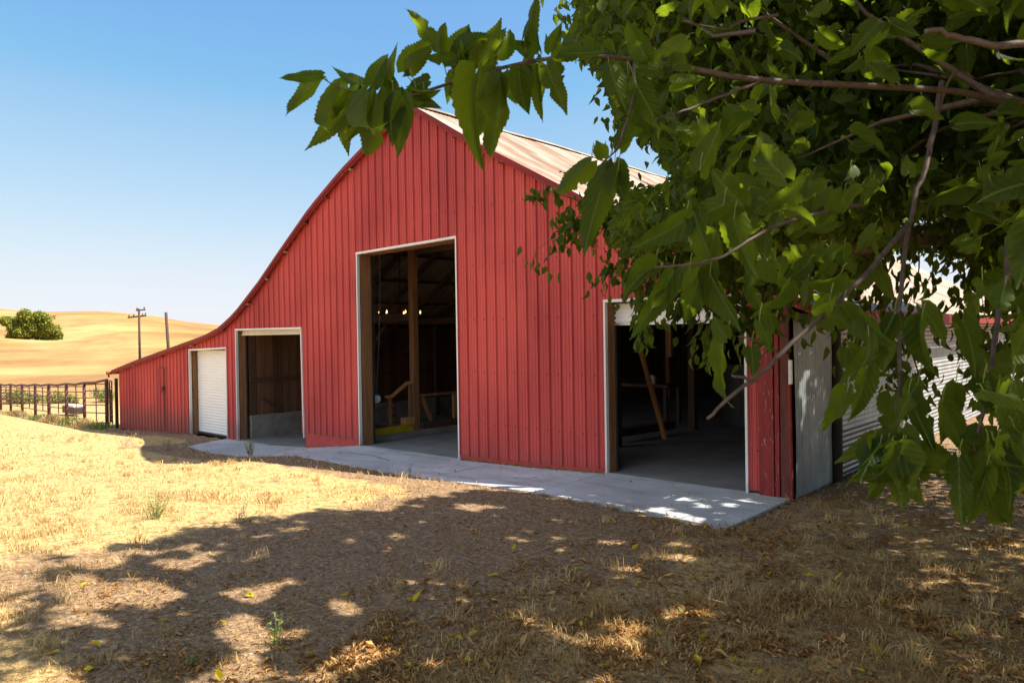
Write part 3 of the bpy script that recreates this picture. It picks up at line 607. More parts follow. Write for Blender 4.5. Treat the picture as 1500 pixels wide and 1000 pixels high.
# chain hoist hanging in the tall doorway
hz = empty('chain_hoist', (4.4, .6, 3.7), 'pale chain loop with a small grey pulley hanging in the tall doorway', 'chain')
mb = MB()
top = wall(556, 372, .6); bot = wall(551, 580, .6)
pts = [top*(1-t)+bot*t+np.array([.05*math.sin(math.pi*t), 0, 0]) for t in np.linspace(0, 1, 70)]
for k, (p_, q_) in enumerate(zip(pts[:-1], pts[1:])): mb.bar(p_, q_, .014 if k % 2 else .024, .024 if k % 2 else .014)
mb.build('chain', 'steel', hz)
top2 = wall(548, 375, .6); mb = MB(); mb.tube([top2, top2*.5+bot*.5+np.array([-.03, 0, 0]), bot+np.array([-.05, 0, .02])], .006, 6); mb.build('cord', 'steel', hz)
mb = MB(); c_ = bot; mb.box(c_[0]-.07, c_[0]+.05, .55, .65, c_[2]-.14, c_[2]+.02); mb.tube([(c_[0]+.0, .53, c_[2]-.06), (c_[0], .67, c_[2]-.06)], .07, 12); mb.build('pulley', 'white paint', hz, bevel=.006)
# chandelier
cc = dep(586, 456, 18.5); ch = empty('chandelier', tuple(cc), 'ring chandelier with six glowing flame bulbs in the dark barn', 'chandelier')
MB().tube([cc+np.array([0, 0, -.12]), (cc[0], cc[1], roof_top(cc[0])-.1)], .012, 6).build('hanging_rod', 'black metal', ch)
mb = MB(); ring = [cc+np.array([.52*math.cos(a), .52*math.sin(a), -.12]) for a in np.linspace(0, 2*math.pi, 33)]; mb.tube(ring, .014, 6, False)
for a in (0, math.pi/3, 2*math.pi/3): mb.tube([cc+np.array([.52*math.cos(a), .52*math.sin(a), -.12]), cc-np.array([.52*math.cos(a), .52*math.sin(a), .12])], .01, 6)
mb.build('ring', 'black metal', ch)
for px in (556, 563, 571, 587, 598, 616):
    s = (px-586)/18.5/FPX*18.5*18.5; s = max(-1, min(1, (px-586)*18.5/FPX/.52)); back = px in (563, 587)
    w = math.sqrt(max(0, 1-s*s))*(1 if back else -1)
    p_ = cc+CR*(s*.52)+np.array([cf[0], cf[1], 0])*w*.52
    k = MB().lathe(p_+np.array([0, 0, -.12]), [(.016, 0), (.016, .06), (0, .06)], 8).build('candle', 'white paint', ch)
    MB().lathe(p_+np.array([0, 0, -.06]), [(0, 0), (.012, .012), (.018, .03), (.013, .05), (.005, .075), (0, .085)], 10).build('bulb', 'bulb', k, smooth=True)
# seen through the right doorway
a_ = wall(941, 516, 2.7); b_ = gnd(974, 642, .02)
o = MB().bar(a_*1.0+np.array([-.1, 0, .25]), b_, .09, .05).build('leaning_plank', 'fresh wood', base=tuple(b_)); tag(o, 'orange-brown plank leaning inside the right doorway', 'plank')
o = MB().bar(gnd(905, 633, .12), gnd(985, 622, .12), .16, .16).build('floor_timber', 'dark wood y', base=tuple(gnd(945, 630, 0))); tag(o, 'dark timber lying on the floor beyond the leaning plank', 'timber')
w1 = wall(981, 470, 5.0); o = MB().box(w1[0]-.06, w1[0]+.06, 4.94, 5.06, 1.55, 3.6).build('hanging_timber', 'warm wood', base=(w1[0], 5, 1.55)); tag(o, 'short upright brown timber hanging high inside the right doorway', 'timber')
bn = empty('workbench', (6.8, 6.4, -.1), 'dark workbench along the back of the right doorway with clutter', 'workbench')
p0 = gnd(905, 600, -.05); MB().box(5.6, 8.2, 6.1, 6.8, .78, .84).build('bench_top', 'dark wood x', bn)
for x in (5.7, 8.1):
    for y in (6.15, 6.75): MB().box(x-.04, x+.04, y-.04, y+.04, -.12, .78).build('leg', 'dark wood', bn)
mb = MB(); mb.lathe((7.6, 6.35, .84), [(0.0, 0), (.11, 0), (.13, .12), (.09, .2), (0, .22)], 12); o = mb.build('metal_can', 'white paint', base=(7.6, 6.35, .84)); tag(o, 'small pale can standing on the dark workbench', 'can')
tk = empty('tool_cabinet', (9.6, 6.6, -.05), 'tall dark cabinet in the gloom of the right doorway', 'cabinet')
MB().box(9.4, 10.3, 6.4, 7.0, -.06, 1.35).build('body', 'black metal', tk, bevel=.02); MB().box(9.46, 9.84, 6.385, 6.398, .05, 1.28).build('door', 'black metal', tk); MB().box(9.87, 10.24, 6.385, 6.398, .05, 1.28).build('door', 'black metal', tk)

# ================================================================== POST BY THE SIDE WALL
pb = gnd(1226, 704, 0); o = MB().tube([(pb[0], pb[1], -.1), (pb[0]+.01, pb[1], 1.5), (pb[0]-.02, pb[1], 3.35)], [.078, .072, .07], 10).build('timber_post', 'brown post', base=(pb[0], pb[1], 0), smooth=True); tag(o, 'dark slender upright post beside the grey corrugated side wall', 'post')
pb[0] += 0

# ================================================================== POLES
def utility_pole():
    b = dep(205, 528, 62); x, y = b[0], b[1]; z0 = gz(x, y).item(); H = 2.09+(498-452)/FPX*62
    r = empty('utility_pole', (x, y, z0), 'brown utility pole with crossarm and insulators behind the barn roof', 'utility pole')
    MB().tube([(x, y, z0-.5), (x, y, H)], [.12, .085], 10).build('pole', 'pole wood', r, smooth=True)
    a = Vector((CR[0], CR[1], 0)); p = Vector((x, y, H))
    MB().bar(p-a*.95+Vector((0, 0, -.75)), p+a*.6+Vector((0, 0, -.60)), .10, .12).build('crossarm', 'pole wood', r)
    MB().bar(p-a*.25+Vector((0, 0, -.15)), p+a*.55+Vector((0, 0, -.10)), .09, .1).build('crossarm', 'pole wood', r)
    for s, dz in ((-.85, -.6), (-.45, -.55), (.3, -.5), (.55, -.45), (-.15, 0.), (.45, .05)):
        q = p+a*s+Vector((0, 0, dz)); MB().lathe(q, [(.0, -.12), (.03, -.1), (.06, -.02), (.065, .05), (.03, .1), (0, .11)], 8).build('insulator', 'insulator', r)
    for s, dz in ():
        q = p+a*s+Vector((0, 0, dz)); MB().lathe(q, [(0, -.07), (.06, 0), (0, .07)], 8).build('insulator', 'insulator', r)
utility_pole()
b0 = dep(247, 515, 48); b1 = dep(243, 457.5, 48); z0 = gz(b0[0], b0[1]).item()
o = MB().tube([tuple(b0+(b0-b1)*(b0[2]-z0+.3)/(b1[2]-b0[2])), tuple(b1)], [.11, .09], 10).build('bare_pole', 'pole wood', base=(b0[0], b0[1], z0), smooth=True); tag(o, 'bare wooden pole leaning slightly left above the barn roof', 'pole')

# ================================================================== CORRAL FENCE
fence = empty('corral_fence', (-14, -.2, -.8), 'dark rusty pipe corral fence running left from the barn corner', 'fence')
posts = [(157, 555, 626, .06), (124, 559.5, 614, .055), (98, 561, 614, .06), (72, 562, 611, .062), (52, 562, 606, .055), (33, 562.5, 611, .055), (16, 562, 602, .05), (1, 562, 599, .06)]
PX = []
for u, vt, vb, r_ in posts:
    p = wall(u, vb, -.2); tz = wall(u, vt, -.2)[2]; PX.append((p[0], p[2], tz)); zg = gz(p[0], -.2).item()
    MB().tube([(p[0], -.2, min(zg, p[2])-.25), (p[0]+.02, -.2, tz)], r_, 8).build('post', 'rusty pipe', fence, smooth=True)
x = PX[-1][0]
while x > -46:
    x -= 2.1; zg = gz(x, -.2).item(); MB().tube([(x, -.2, zg-.25), (x+.02, -.2, .30+rng.random()*.04)], .065, 8).build('post', 'rusty pipe', fence, smooth=True); PX.append((x, zg, .30))
mb = MB()
for (xa, za, ta), (xb, zb_, tb) in zip(PX[:-1], PX[1:]): mb.tube([(xa, -.2, ta-.03), ((xa+xb)/2, -.2, (ta+tb)/2-.07), (xb, -.2, tb-.03)], .042, 7, False)
mb.build('top_rail', 'rusty pipe', fence)
for k, ((xa, za, ta), (xb, zb_, tb)) in enumerate(zip(PX[:-1], PX[1:])):
    mb = MB(); lo = -.62 if k < 3 else -.6; hi = ta-.16
    for q in range(6):
        z = lo+(hi-lo)*(q/5)**.85; mb.tube([(xa, -.17, z), (xb, -.17, z+(tb-ta)*.6)], .018, 5, False)
    xm = (xa+xb)/2; mb.tube([(xm, -.17, lo), (xm, -.17, hi)], .02, 5, False); mb.build('rail_panel', 'rusty pipe', fence)
gt = empty('corral_gate', (-8.7, -.2, -.75), 'short barred pipe gate between fence end and barn corner', 'gate')
x0, x1 = wall(161, 600, -.2)[0], -8.47; mb = MB()
for v0 in (558, 567, 577, 587, 594, 602, 608, 614): z = wall(166, v0, -.2)[2]; mb.tube([(x0, -.2, z), (x1, -.2, z-.01)], .018, 5)
mb.build('bars', 'rusty pipe', gt)
mb = MB(); mb.tube([(x0, -.2, -.6), (x0, -.2, .76)], .022, 6); mb.tube([((x0+x1)/2, -.2, -.55), ((x0+x1)/2, -.2, .5)], .02, 6); mb.tube([(x1, -.2, -.6), (x1, -.2, .78)], .022, 6); mb.build('frame', 'rusty pipe', gt)
o = MB().box(-8.52, -8.44, -.10, -.02, -.8, .86).build('end_post', 'black metal', base=(-8.48, -.06, -.75)); tag(o, 'thin dark upright post fixed at the barn left corner', 'post')
# trough and clutter behind the fence
tx = wall(112, 602, 1.0); tr = empty('water_trough', (tx[0], 1.0, -.8), 'low white-topped trough standing behind the corral fence', 'trough')
mb = MB(); mb.box(tx[0]-.75, tx[0]+.65, .7, 1.05, -.8, -.52); mb.build('basin', 'black metal', tr, bevel=.03); MB().box(tx[0]-.55, tx[0]+.67, .68, 1.07, -.52, -.43).build('rim', 'white paint', tr, bevel=.03)

# ================================================================== LEAVES
LW = lerpf([(0, .16), (.04, .46), (.10, .60), (.20, .68), (.33, .66), (.48, .56), (.63, .42), (.77, .27), (.88, .13), (.95, .05), (1, 0)])
def leaf_template(rows, hires, seed, droop, fold, lobe=False):
    r = np.random.default_rng(seed); V = []; UV = []; th = max(.05, abs(droop)*2.4)*(1 if droop >= 0 else -1)
    cols = [-1, -.62, -.28, 0, .28, .62, 1] if hires else [-1, 0, 1]; ph = r.uniform(0, 6, 6); sick = r.uniform(-.28, .28)
    for i in range(rows+1):
        s = (i/rows)**.85; w0 = float(LW(s))
        for c in cols:
            w = w0*(1+.06*math.sin(s*5+ph[0]+c))
            if lobe and c*(1 if seed % 3 else -1) > 0: w *= 1-.42*math.exp(-((s-.40)/.05)**2)+.10*math.exp(-((s-.52)/.07)**2)
            yb = s-.13*abs(c)**1.5*math.exp(-(s/.16)**2)+.05*abs(c)*s*(1-s)
            if hires and abs(c) == 1 and 0 < i < rows: w *= 1.0+(.065 if i % 2 else -.035); yb += (.016 if i % 2 else -.006)
            x = c*w/2; z = fold*abs(x)+(.045*math.sin(8*s+ph[1])+.03*math.sin(17*s+ph[2]+c*2))*abs(c)**2*(1 if hires else .5)
            bend = th*yb; yy = math.sin(bend)/th; zz = -(1-math.cos(bend))/th
            V.append((x*(1-.10*abs(fold))+sick*s*s, yy-z*math.sin(bend)*-1*0, zz+z)); UV.append((x, s, 0))
    n = len(cols); F = [(a*n+b, a*n+b+1, (a+1)*n+b+1, (a+1)*n+b) for a in range(rows) for b in range(n-1)]
    return np.array(V), np.array(F), np.array(UV)
def frames(Y, N):
    """rotation matrices with y axis along Y and z axis near N; rows of arrays"""
    Y = Y/np.linalg.norm(Y, axis=1, keepdims=True); X = np.cross(Y, N); X /= np.linalg.norm(X, axis=1, keepdims=True)+1e-9; Z = np.cross(X, Y)
    return np.stack([X, Y, Z], -1)                                     # (n,3,3), columns are axes
def scatter(templates, P, Y, N, L, W, rnd, name, mat, parent=None, base=None, smooth=True):
    VV = []; FF = []; UU = []; RRn = []; off = 0; M = frames(Y, N); which = rng.integers(0, len(templates), len(P))
    for k, (V, F, UV) in enumerate(templates):
        idx = np.where(which == k)[0]
        if not len(idx): continue
        v = V[None]*np.stack([W[idx], L[idx], L[idx]], -1)[:, None, :]
        w = np.einsum('nij,nkj->nki', M[idx], v)+P[idx][:, None, :]
        VV.append(w.reshape(-1, 3)); FF.append((F[None]+(np.arange(len(idx))*len(V))[:, None, None]).reshape(-1, F.shape[1])+off)
        UU.append(np.tile(UV, (len(idx), 1))); RRn.append(np.repeat(rnd[idx], len(V))); off += len(idx)*len(V)
    return npmesh(name, np.concatenate(VV), np.concatenate(FF), mat, parent, base, smooth, {'luv': ('FLOAT_VECTOR', np.concatenate(UU)), 'rnd': ('FLOAT', np.concatenate(RRn))})
T_HI = [leaf_template(30, True, s, d, f, s % 2 == 0) for s, d, f in ((1, .15, .35), (2, .38, .25), (3, .08, .75), (4, .55, .3), (5, .28, -.25), (6, .12, .12), (7, .45, .9), (8, .7, .5), (9, -.25, .4), (10, .3, .6))]
T_LO = [leaf_template(5, False, s, d, f) for s, d, f in ((1, .15, .4), (2, .45, .3), (3, .3, -.3), (4, .5, .9))]
def unit(n):
    v = rng.normal(size=(n, 3)); return v/np.linalg.norm(v, axis=1, keepdims=True)

# ================================================================== THE MULBERRY TREE (trunk just outside the right edge)
TB = (18.6, -2.6)
tree = empty('mulberry_tree', (TB[0], TB[1], 0), 'large mulberry tree hanging broad green leaves over the right side', 'tree')
mb = MB(); mb.tube([(TB[0], TB[1], -.2), (TB[0]-.02, TB[1], .3), (TB[0]-.1, TB[1]-.02, 1.2), (TB[0]-.15, TB[1]-.1, 2.1)], [.42, .33, .28, .30], 16); mb.build('trunk', 'bark', tree, smooth=True)
hub = Vector((TB[0]-.15, TB[1]-.1, 1.95))
def curve(pts, n=14):
    pts = [Vector(p) for p in pts]; out = []
    P = [pts[0]*2-pts[1]]+pts+[pts[-1]*2-pts[-2]]
    for i in range(1, len(P)-2):
        for k in range(n):
            t = k/n; a, b, c, d = P[i-1], P[i], P[i+1], P[i+2]
            out.append(.5*((2*b)+(c-a)*t+(2*a-5*b+4*c-d)*t*t+(3*b-a-3*c+d)*t**3))
    return out+[pts[-1]]
LIMBS = []
def limb(pts, r0, r1, name='limb', mat='bark', par=None, n=8):
    c = curve(pts, n); rr = np.linspace(r0, r1, len(c)); LIMBS.append((c, rr)); return MB().tube(c, list(rr), 9).build(name, mat, par or tree, smooth=True)
lowlimb = [hub, (17.3, -2.3, 2.9), tuple(dep(1440, 327, 5.9)), tuple(dep(1370, 342, 5.7)), tuple(dep(1295, 352, 5.6)), tuple(dep(1235, 372, 5.7))]
limb(lowlimb, .17, .05)
limb([hub, (17.6, -3.4, 3.5), (16.0, -4.0, 5.0), (14.6, -4.0, 6.0)], .20, .06)
limb([hub, (18.2, -4.3, 3.6), (17.6, -5.9, 4.8), (16.8, -7.6, 5.6)], .18, .05)
limb([hub, (18.0, -1.3, 3.6), (16.6, -.3, 5.2), (15.2, .6, 6.4)], .18, .05)
limb([hub, (19.3, -2.6, 3.8), (20.6, -2.2, 5.5), (21.8, -2.0, 6.8)], .2, .06)
limb([hub, (18.6, -2.8, 4.0), (18.4, -2.9, 6.0), (18.2, -3.0, 7.6)], .2, .05)
limb([hub, (19.6, -4.0, 3.6), (20.6, -5.8, 4.8)], .15, .05); limb([(17.6, -3.4, 3.5), (16.2, -2.4, 4.3), (14.6, -1.8, 4.7), (13.6, -1.6, 4.6)], .11, .035)
# near branches seen in the photograph
nb1 = [(17.9, -3.9, 3.2), tuple(dep(1560, 150, 3.2)), tuple(dep(1400, 134, 2.75))]+[tuple(dep(u, v, t)) for u, v, t in ((1290, 127, 2.55), (1190, 122, 2.45), (1120, 118, 2.4), (1060, 110, 2.35), (1000, 98, 2.3), (930, 88, 2.25), (880, 83, 2.22), (830, 83, 2.2), (770, 92, 2.15), (700, 109, 2.1), (632, 131, 2.05), (585, 143, 2.03), (540, 138, 2.0), (500, 130, 1.98), (468, 112, 1.97))]
NB = empty('x', (0, 0, 0), None, None); bpy.data.objects.remove(NB)
cb = curve(nb1, 5); d_ = np.linspace(0, 1, len(cb)); rr = list(np.interp(d_, [0, .12, .3, .6, .85, 1], [.018, .012, .0100, .0065, .0032, .0014]))
br1 = MB().tube(cb, rr, 8).build('branch', 'twig bark', tree, smooth=True); LIMBS.append((cb, rr))
def twig(pts, r0, r1, t=None):
    P_ = [tuple(dep(*p)) for p in pts]; c = curve(P_, 5); c2 = [p+Vector(rng.normal(size=3)*r0*.25) for p in c]
    return MB().tube(c2, list(np.linspace(r0, r1, len(c))), 7).build('branch', 'twig bark', tree, smooth=True)
twig([(1120, 118, 2.4), (1060, 140, 2.35), (1010, 160, 2.3), (955, 178, 2.2)], .006, .003)
twig([(1560, 60, 1.9), (1470, 66, 1.8), (1410, 56, 1.8), (1356, 42, 1.8)], .011, .006)
twig([(1330, 330, 2.5), (1240, 430, 2.2), (1170, 492, 2.1), (1115, 545, 2.05), (1075, 578, 2.0), (1035, 614, 2.0)], .009, .0045)
twig([(1140, 516, 2.05), (1110, 500, 2.0), (1080, 492, 1.98)], .003, .002); twig([(1096, 557, 2.0), (1088, 552, 2.0), (1072, 550, 1.98)], .005, .003)
twig([(1380, 120, 2.8), (1360, 230, 2.7), (1335, 310, 2.6), (1320, 430, 2.3), (1317, 560, 2.15), (1312, 640, 2.1), (1305, 700, 2.05)], .011, .003)
twig([(1260, 300, 2.4), (1160, 322, 2.2), (1110, 345, 2.1), (1050, 380, 2.05), (1010, 388, 2.0), (960, 392, 2.0)], .007, .0025)
twig([(1360, 215, 2.9), (1395, 110, 2.9), (1430, 115, 2.9)], .006, .003)
twig([(1480, 350, 2.4), (1460, 480, 2.2), (1440, 600, 2.0), (1425, 660, 1.95)], .010, .003)
twig([(930, 88, 2.25), (925, 150, 2.2), (905, 215, 2.15), (880, 240, 2.1)], .005, .002)
twig([(1140, 22, 2.4), (1090, 30, 2.4), (1060, 44, 2.3), (1000, 30, 2.2)], .006, .003)

HL = [  # base u, v, tip u, v, width px, tilt seed : the big leaves of the outstretched branch
 (470, 110, 430, 154, 30), (470, 112, 418, 122, 22), (498, 128, 448, 210, 40), (532, 136, 472, 206, 48), (540, 140, 514, 243, 44), (552, 138, 538, 248, 50), (580, 132, 556, 186, 46), (590, 142, 582, 218, 42), (600, 132, 636, 154, 34),
 (544, 124, 556, 80, 34), (530, 124, 506, 113, 28), (562, 116, 574, 90, 30), (592, 106, 628, 56, 46), (600, 100, 626, 74, 36), (640, 68, 614, 16, 34), (642, 72, 648, 30, 24), (664, 86, 630, 92, 28), (672, 88, 706, 38, 50), (700, 100, 724, 40, 48), (690, 100, 668, 70, 30),
 (728, 78, 772, 44, 34), (768, 54, 798, 0, 28), (780, 76, 752, 66, 28), (790, 74, 782, 44, 22), (808, 76, 818, 40, 30), (816, 78, 872, 78, 30), (788, 94, 796, 158, 40), (800, 96, 826, 156, 40), (760, 104, 758, 160, 46), (770, 100, 744, 128, 36), (732, 112, 716, 212, 56), (698, 112, 676, 226, 52), (664, 108, 658, 142, 22),
 (736, 108, 698, 180, 56), (716, 106, 690, 150, 44), (680, 104, 660, 120, 30), (620, 120, 600, 134, 30), (575, 120, 590, 160, 36), (528, 140, 500, 196, 40), (600, 150, 640, 140, 30), (650, 140, 640, 230, 0),
 (892, 92, 898, 152, 42), (920, 116, 902, 184, 54), (932, 124, 960, 180, 50), (940, 100, 990, 80, 40), (950, 90, 930, 40, 44), (985, 98, 1020, 60, 44),
 (892, 246, 858, 348, 56), (866, 236, 822, 282, 42), (900, 240, 912, 294, 44), (908, 218, 926, 170, 34), (884, 232, 880, 205, 30), (905, 250, 888, 290, 36),
 (1088, 300, 1040, 262, 52), (1060, 300, 985, 330, 44), (1005, 320, 945, 370, 50), (1040, 375, 1005, 300, 54), (1030, 385, 1000, 465, 62), (960, 390, 905, 412, 46), (985, 400, 930, 480, 44), (1075, 320, 1085, 390, 56), (1010, 395, 955, 450, 40), (1040, 400, 1075, 480, 50),
 (1065, 495, 1040, 470, 36), (1060, 500, 1048, 588, 44), (1085, 492, 1078, 520, 0), (1100, 510, 1110, 548, 30), (1112, 470, 1128, 510, 28), (1135, 480, 1120, 450, 24),
 (965, 20, 990, 6, 20), (1025, 250, 1060, 200, 50), (1150, 260, 1080, 220, 54), (1110, 250, 1140, 190, 50),
 (1304, 664, 1279, 738, 38), (1310, 682, 1324, 760, 40), (1322, 664, 1371, 706, 42), (1298, 660, 1262, 700, 32), (1315, 640, 1345, 668, 34), (1404, 670, 1422, 758, 46), (1439, 706, 1473, 797, 46), (1445, 690, 1430, 760, 40), (1486, 650, 1478, 706, 40), (1460, 650, 1500, 720, 44),
 (1240, 576, 1216, 640, 38), (1287, 512, 1250, 554, 42), (1270, 540, 1262, 610, 40), (1330, 580, 1370, 640, 40), (1380, 590, 1400, 650, 44), (1345, 560, 1312, 610, 36), (1350, 470, 1330, 540, 44), (1440, 560, 1480, 620, 46), (1410, 470, 1450, 540, 44), (1216, 440, 1190, 500, 36), (1235, 450, 1255, 500, 38), (1310, 460, 1290, 520, 38), (1350, 450, 1382, 500, 40),
 (1482, 560, 1465, 640, 46), (1400, 560, 1378, 620, 40)]
P0 = []; Y0 = []; N0 = []; L0 = []; W0 = []; R0 = []; pet = MB()
def put_leaf(P, T, w, nrm=None, rv=None, petl=None, wob=.38):
    P = np.array(P); T = np.array(T); d = T-P; L = np.linalg.norm(d)
    P0.append(P); Y0.append(d/L+.10*rng.normal(size=3)); L0.append(L*1.25); W0.append(w); R0.append(rng.random() if rv is None else rv)
    to = (CAM-P)/np.linalg.norm(CAM-P); n = to*rng.choice([-1, 1])+wob*rng.normal(size=3) if nrm is None else nrm
    N0.append(n)
    if petl is not None:
        q = np.array(petl); mid = (P+q)/2+np.array([0, 0, .008]); pet.tube([q, mid, P], [.0016, .0013, .0012], 5, False)
cbn = np.array([tuple(p) for p in cb])
for bu, bv, tu, tv, w in HL:
    if w < 10: continue
    t0 = float(np.interp(bu, [430, 640, 900, 1150, 1300, 1450], [1.97, 2.05, 2.2, 2.1, 2.06, 1.9]))+rng.normal()*.04
    dt = rng.normal()*.035; P = dep(bu, bv, t0); T = dep(tu, tv, t0+dt)
    near = cbn[np.argmin(np.linalg.norm(cbn-P, axis=1))]
    put_leaf(P, T, w*1.22*t0/FPX, wob=.22, petl=near if np.linalg.norm(near-P) < .16 else P+np.array([.01, 0, .05]))
for bu, bv, tu, tv, w in HL[1:40]:
    if w < 30 or rng.random() < .65: continue
    t0 = float(np.interp(bu, [430, 640, 900], [1.97, 2.05, 2.2]))+rng.uniform(.05, .16); du, dv = tu-bu, tv-bv
    P = dep(bu+rng.uniform(-14, 14), bv+rng.uniform(-8, 8), t0); k_ = rng.uniform(.6, .9); an = rng.uniform(-.5, .5)
    T = dep(bu+(du*math.cos(an)-dv*math.sin(an))*k_, bv+(du*math.sin(an)+dv*math.cos(an))*k_, t0+rng.normal()*.03); put_leaf(P, T, w*1.3*t0/FPX)
# other near leaves: image regions used only to know where the photograph's sprays hang
def inpoly(u, v, poly):
    u = np.asarray(u); v = np.asarray(v); c = np.zeros(u.shape, bool); n = len(poly)
    for i in range(n):
        x1, y1 = poly[i]; x2, y2 = poly[(i+1) % n]
        with np.errstate(divide='ignore', invalid='ignore'):
            c ^= ((y1 > v) != (y2 > v)) & (u < (x2-x1)*(v-y1)/(y2-y1+1e-9)+x1)
    return c
def spray(poly, n, tmin, tmax, lmin, lmax, down=.8, hole=None):
    us = [p[0] for p in poly]; vs = [p[1] for p in poly]; k = 0; tries = 0
    while k < n and tries < n*60:
        tries += 1; u = rng.uniform(min(us), max(us)); v = rng.uniform(min(vs), max(vs))
        if not inpoly(u, v, poly): continue
        t = rng.uniform(tmin, tmax); L = rng.uniform(lmin, lmax); P = dep(u, v, t)
        d = CR*rng.normal()*.75+CU*(-down+rng.normal()*.45)+cf*rng.normal()*.45; d /= np.linalg.norm(d); T = P+d*L
        tu, tv, _ = uvd(T)
        if hole and any(inpoly(tu[0], tv[0], h) or inpoly(u, v, h) or inpoly((u+tu[0])/2, (v+tv[0])/2, h) for h in hole): continue
        put_leaf(P, T, L*rng.uniform(.85, 1.15), petl=P-d*rng.uniform(.01, .03)+np.array([0, 0, .01]), wob=.75); k += 1
H1 = [(1292, 378), (1300, 470), (1345, 520), (1405, 500), (1432, 380)]; H2 = [(1362, 560), (1352, 640), (1405, 640), (1445, 590), (1405, 510)]
H3 = [(1140, 450), (1145, 720), (1215, 720), (1215, 520)]; H4 = [(1465, 510), (1465, 580), (1500, 560), (1500, 490)]
H5 = [(1240, 590), (1230, 690), (1300, 690), (1290, 590)]
PUT = 0; H6 = [(1300, 300), (1300, 335), (1420, 330), (1420, 290)]
HO = [H1, H2, H3, H4, H6]
spray([(1000, -60), (1000, 60), (960, 150), (1010, 210), (1150, 260), (1560, 260), (1560, -60)], 165, 2.3, 3.9, .07, .13, .5)
spray([(1040, 240), (1090, 330), (1080, 430), (1250, 420), (1300, 330), (1540, 300), (1540, 240)], 105, 2.2, 3.6, .07, .13, .8, HO)
spray([(1150, 380), (1190, 460), (1210, 540), (1300, 600), (1340, 640), (1350, 480), (1290, 380)], 14, 1.9, 2.8, .08, .12, .9, HO+[H5])
spray([(1262, 650), (1290, 620), (1340, 630), (1345, 665), (1290, 690)], 13, 1.9, 2.1, .10, .145, .9)
spray([(1390, 600), (1420, 540), (1500, 560), (1530, 690), (1440, 700)], 24, 1.6, 2.2, .08, .13, .9, [H2])
spray([(1400, 330), (1400, 520), (1530, 640), (1560, 330)], 40, 1.8, 3.0, .07, .12, .8, HO)
spray([(1500, -150), (1500, 750), (1800, 750), (1800, -150)], 150, 1.8, 3.2, .10, .16, .7)
spray([(860, -300), (1000, -60), (1600, -60), (1700, -400)], 130, 2.2, 3.4, .10, .16, .4)
arr = [np.array(q) for q in (P0, Y0, N0, L0, W0, R0)]
# a branch's share of crown leaves: the near sprays are one part, with leaf stalks
lv = scatter(T_HI, arr[0], arr[1], arr[2], arr[3], arr[4], arr[5], 'near_leaves', 'mulberry leaf', tree)
pet.build('leaf_stalks', 'petiole', lv)['kind'] = 'stuff'

# crown: many small leaves through the tree's volume
def crown_points(n, inside):
    c = np.array([18.0, -.8, 5.3]); out = []
    got = 0
    while got < n:
        k = 60000
        if inside:                                                       # the side of the crown that faces the camera's view
            t = (3.4**2.4+(15**2.4-3.4**2.4)*rng.random(k))**(1/2.4); u = rng.uniform(780, 1600, k); v = rng.uniform(-260, 520, k)
            p = CAM[None]+t[:, None]*(cf[None]+CR[None]*((u-750)/FPX)[:, None]-CU[None]*((v-500)/FPX)[:, None])
        else:
            d = unit(k); rad = rng.random(k)**(1/2.2); p = d*rad[:, None]*np.array([6.4, 8.8, 3.9])+c
        q = (p-c)/np.array([6.6, 9.1, 4.0]); keep = (q**2).sum(1) < 1
        dens = vn3(p, .85)+.3*vn3(p, 2.4)
        keep &= dens > rng.uniform(.44, .62, k)
        keep &= p[:, 2] > 2.35+.5*vn3(p, 1.1)
        x, y, z = p.T
        keep &= z > roof_top(x)+.35-1.2*((y < -.6) | (x > 14.1))*10
        # the crown's true edge: read from the outline of its shade on the ground
        sx = x-.707*z; sy = y-.406*z; e = 9.15+1.3*(fbm(sx*.0+sy*.9, sy*.9, 3)-.45)+(.2+.9*vnoise(sy*1.6, sx*.8))*np.clip(-7.1-sy, 0, 3)+.7*(vnoise(sy*3.1, sx*.2+7)-.5)+.35*(vnoise(sy*8., sx*.2+27)-.5)+.75*np.clip(sy+3.2, 0, 3.2)
        hole = (vnoise(sx*1.5+5, sy*2.6) > .63) & (sy < -5.6) & (sx < 13.2)
        flk = (vnoise(sx*4.3+15, sy*6.5+3) > .73) & (sy < -2.4) & (sx < 14.5); keep &= (sx > e) & ~hole & ~flk
        hole2 = (vnoise(sx*3.6+3, sy*8+40) > .60) & (sy > -1.9) & (sy < .0) & (sx < 13.3); keep &= ~hole2
        dc = np.linalg.norm(p-CAM, axis=1); keep &= dc > 3.2
        u, v, zz = uvd(p); vis = zz > .05; u = np.where(vis, u, -9999); v = np.where(vis, v, -9999)
        edge = np.interp(v, [-900, -200, 0, 60, 110, 150, 185, 215, 262, 275, 300, 345, 400, 440, 470, 500], [700, 820, 850, 838, 885, 905, 905, 960, 985, 940, 905, 895, 945, 985, 1040, 1090])
        inf = vis & (v > -900) & (v < 1000) & (u > -900) & (u < 1700)
        if not inside: keep &= ~(inf & (u < 1560) & (v > -220))
        bad = inf & (u < edge+10*(vn3(p, 6)-.5)*2)
        lowb = np.interp(u, [800, 900, 950, 1030, 1110, 1150, 1250, 1300, 1420, 1450, 1500, 1700], [300, 395, 420, 445, 480, 440, 420, 372, 375, 430, 480, 560])
        bad |= inf & (v > lowb+26*(vn3(p, 4)-.5)*2)
        bad |= inf & inpoly(u, v, [(900, 190), (925, 150), (990, 250), (975, 290), (915, 262)]) & (rng.random(k) < .8)
        bad |= inf & inpoly(u, v, [(1285, 300), (1425, 300), (1425, 380), (1285, 380)]) & (rng.random(k) < .72)
        keep &= ~bad
        out.append(p[keep]); got += keep.sum()
    return np.concatenate(out)[:n]
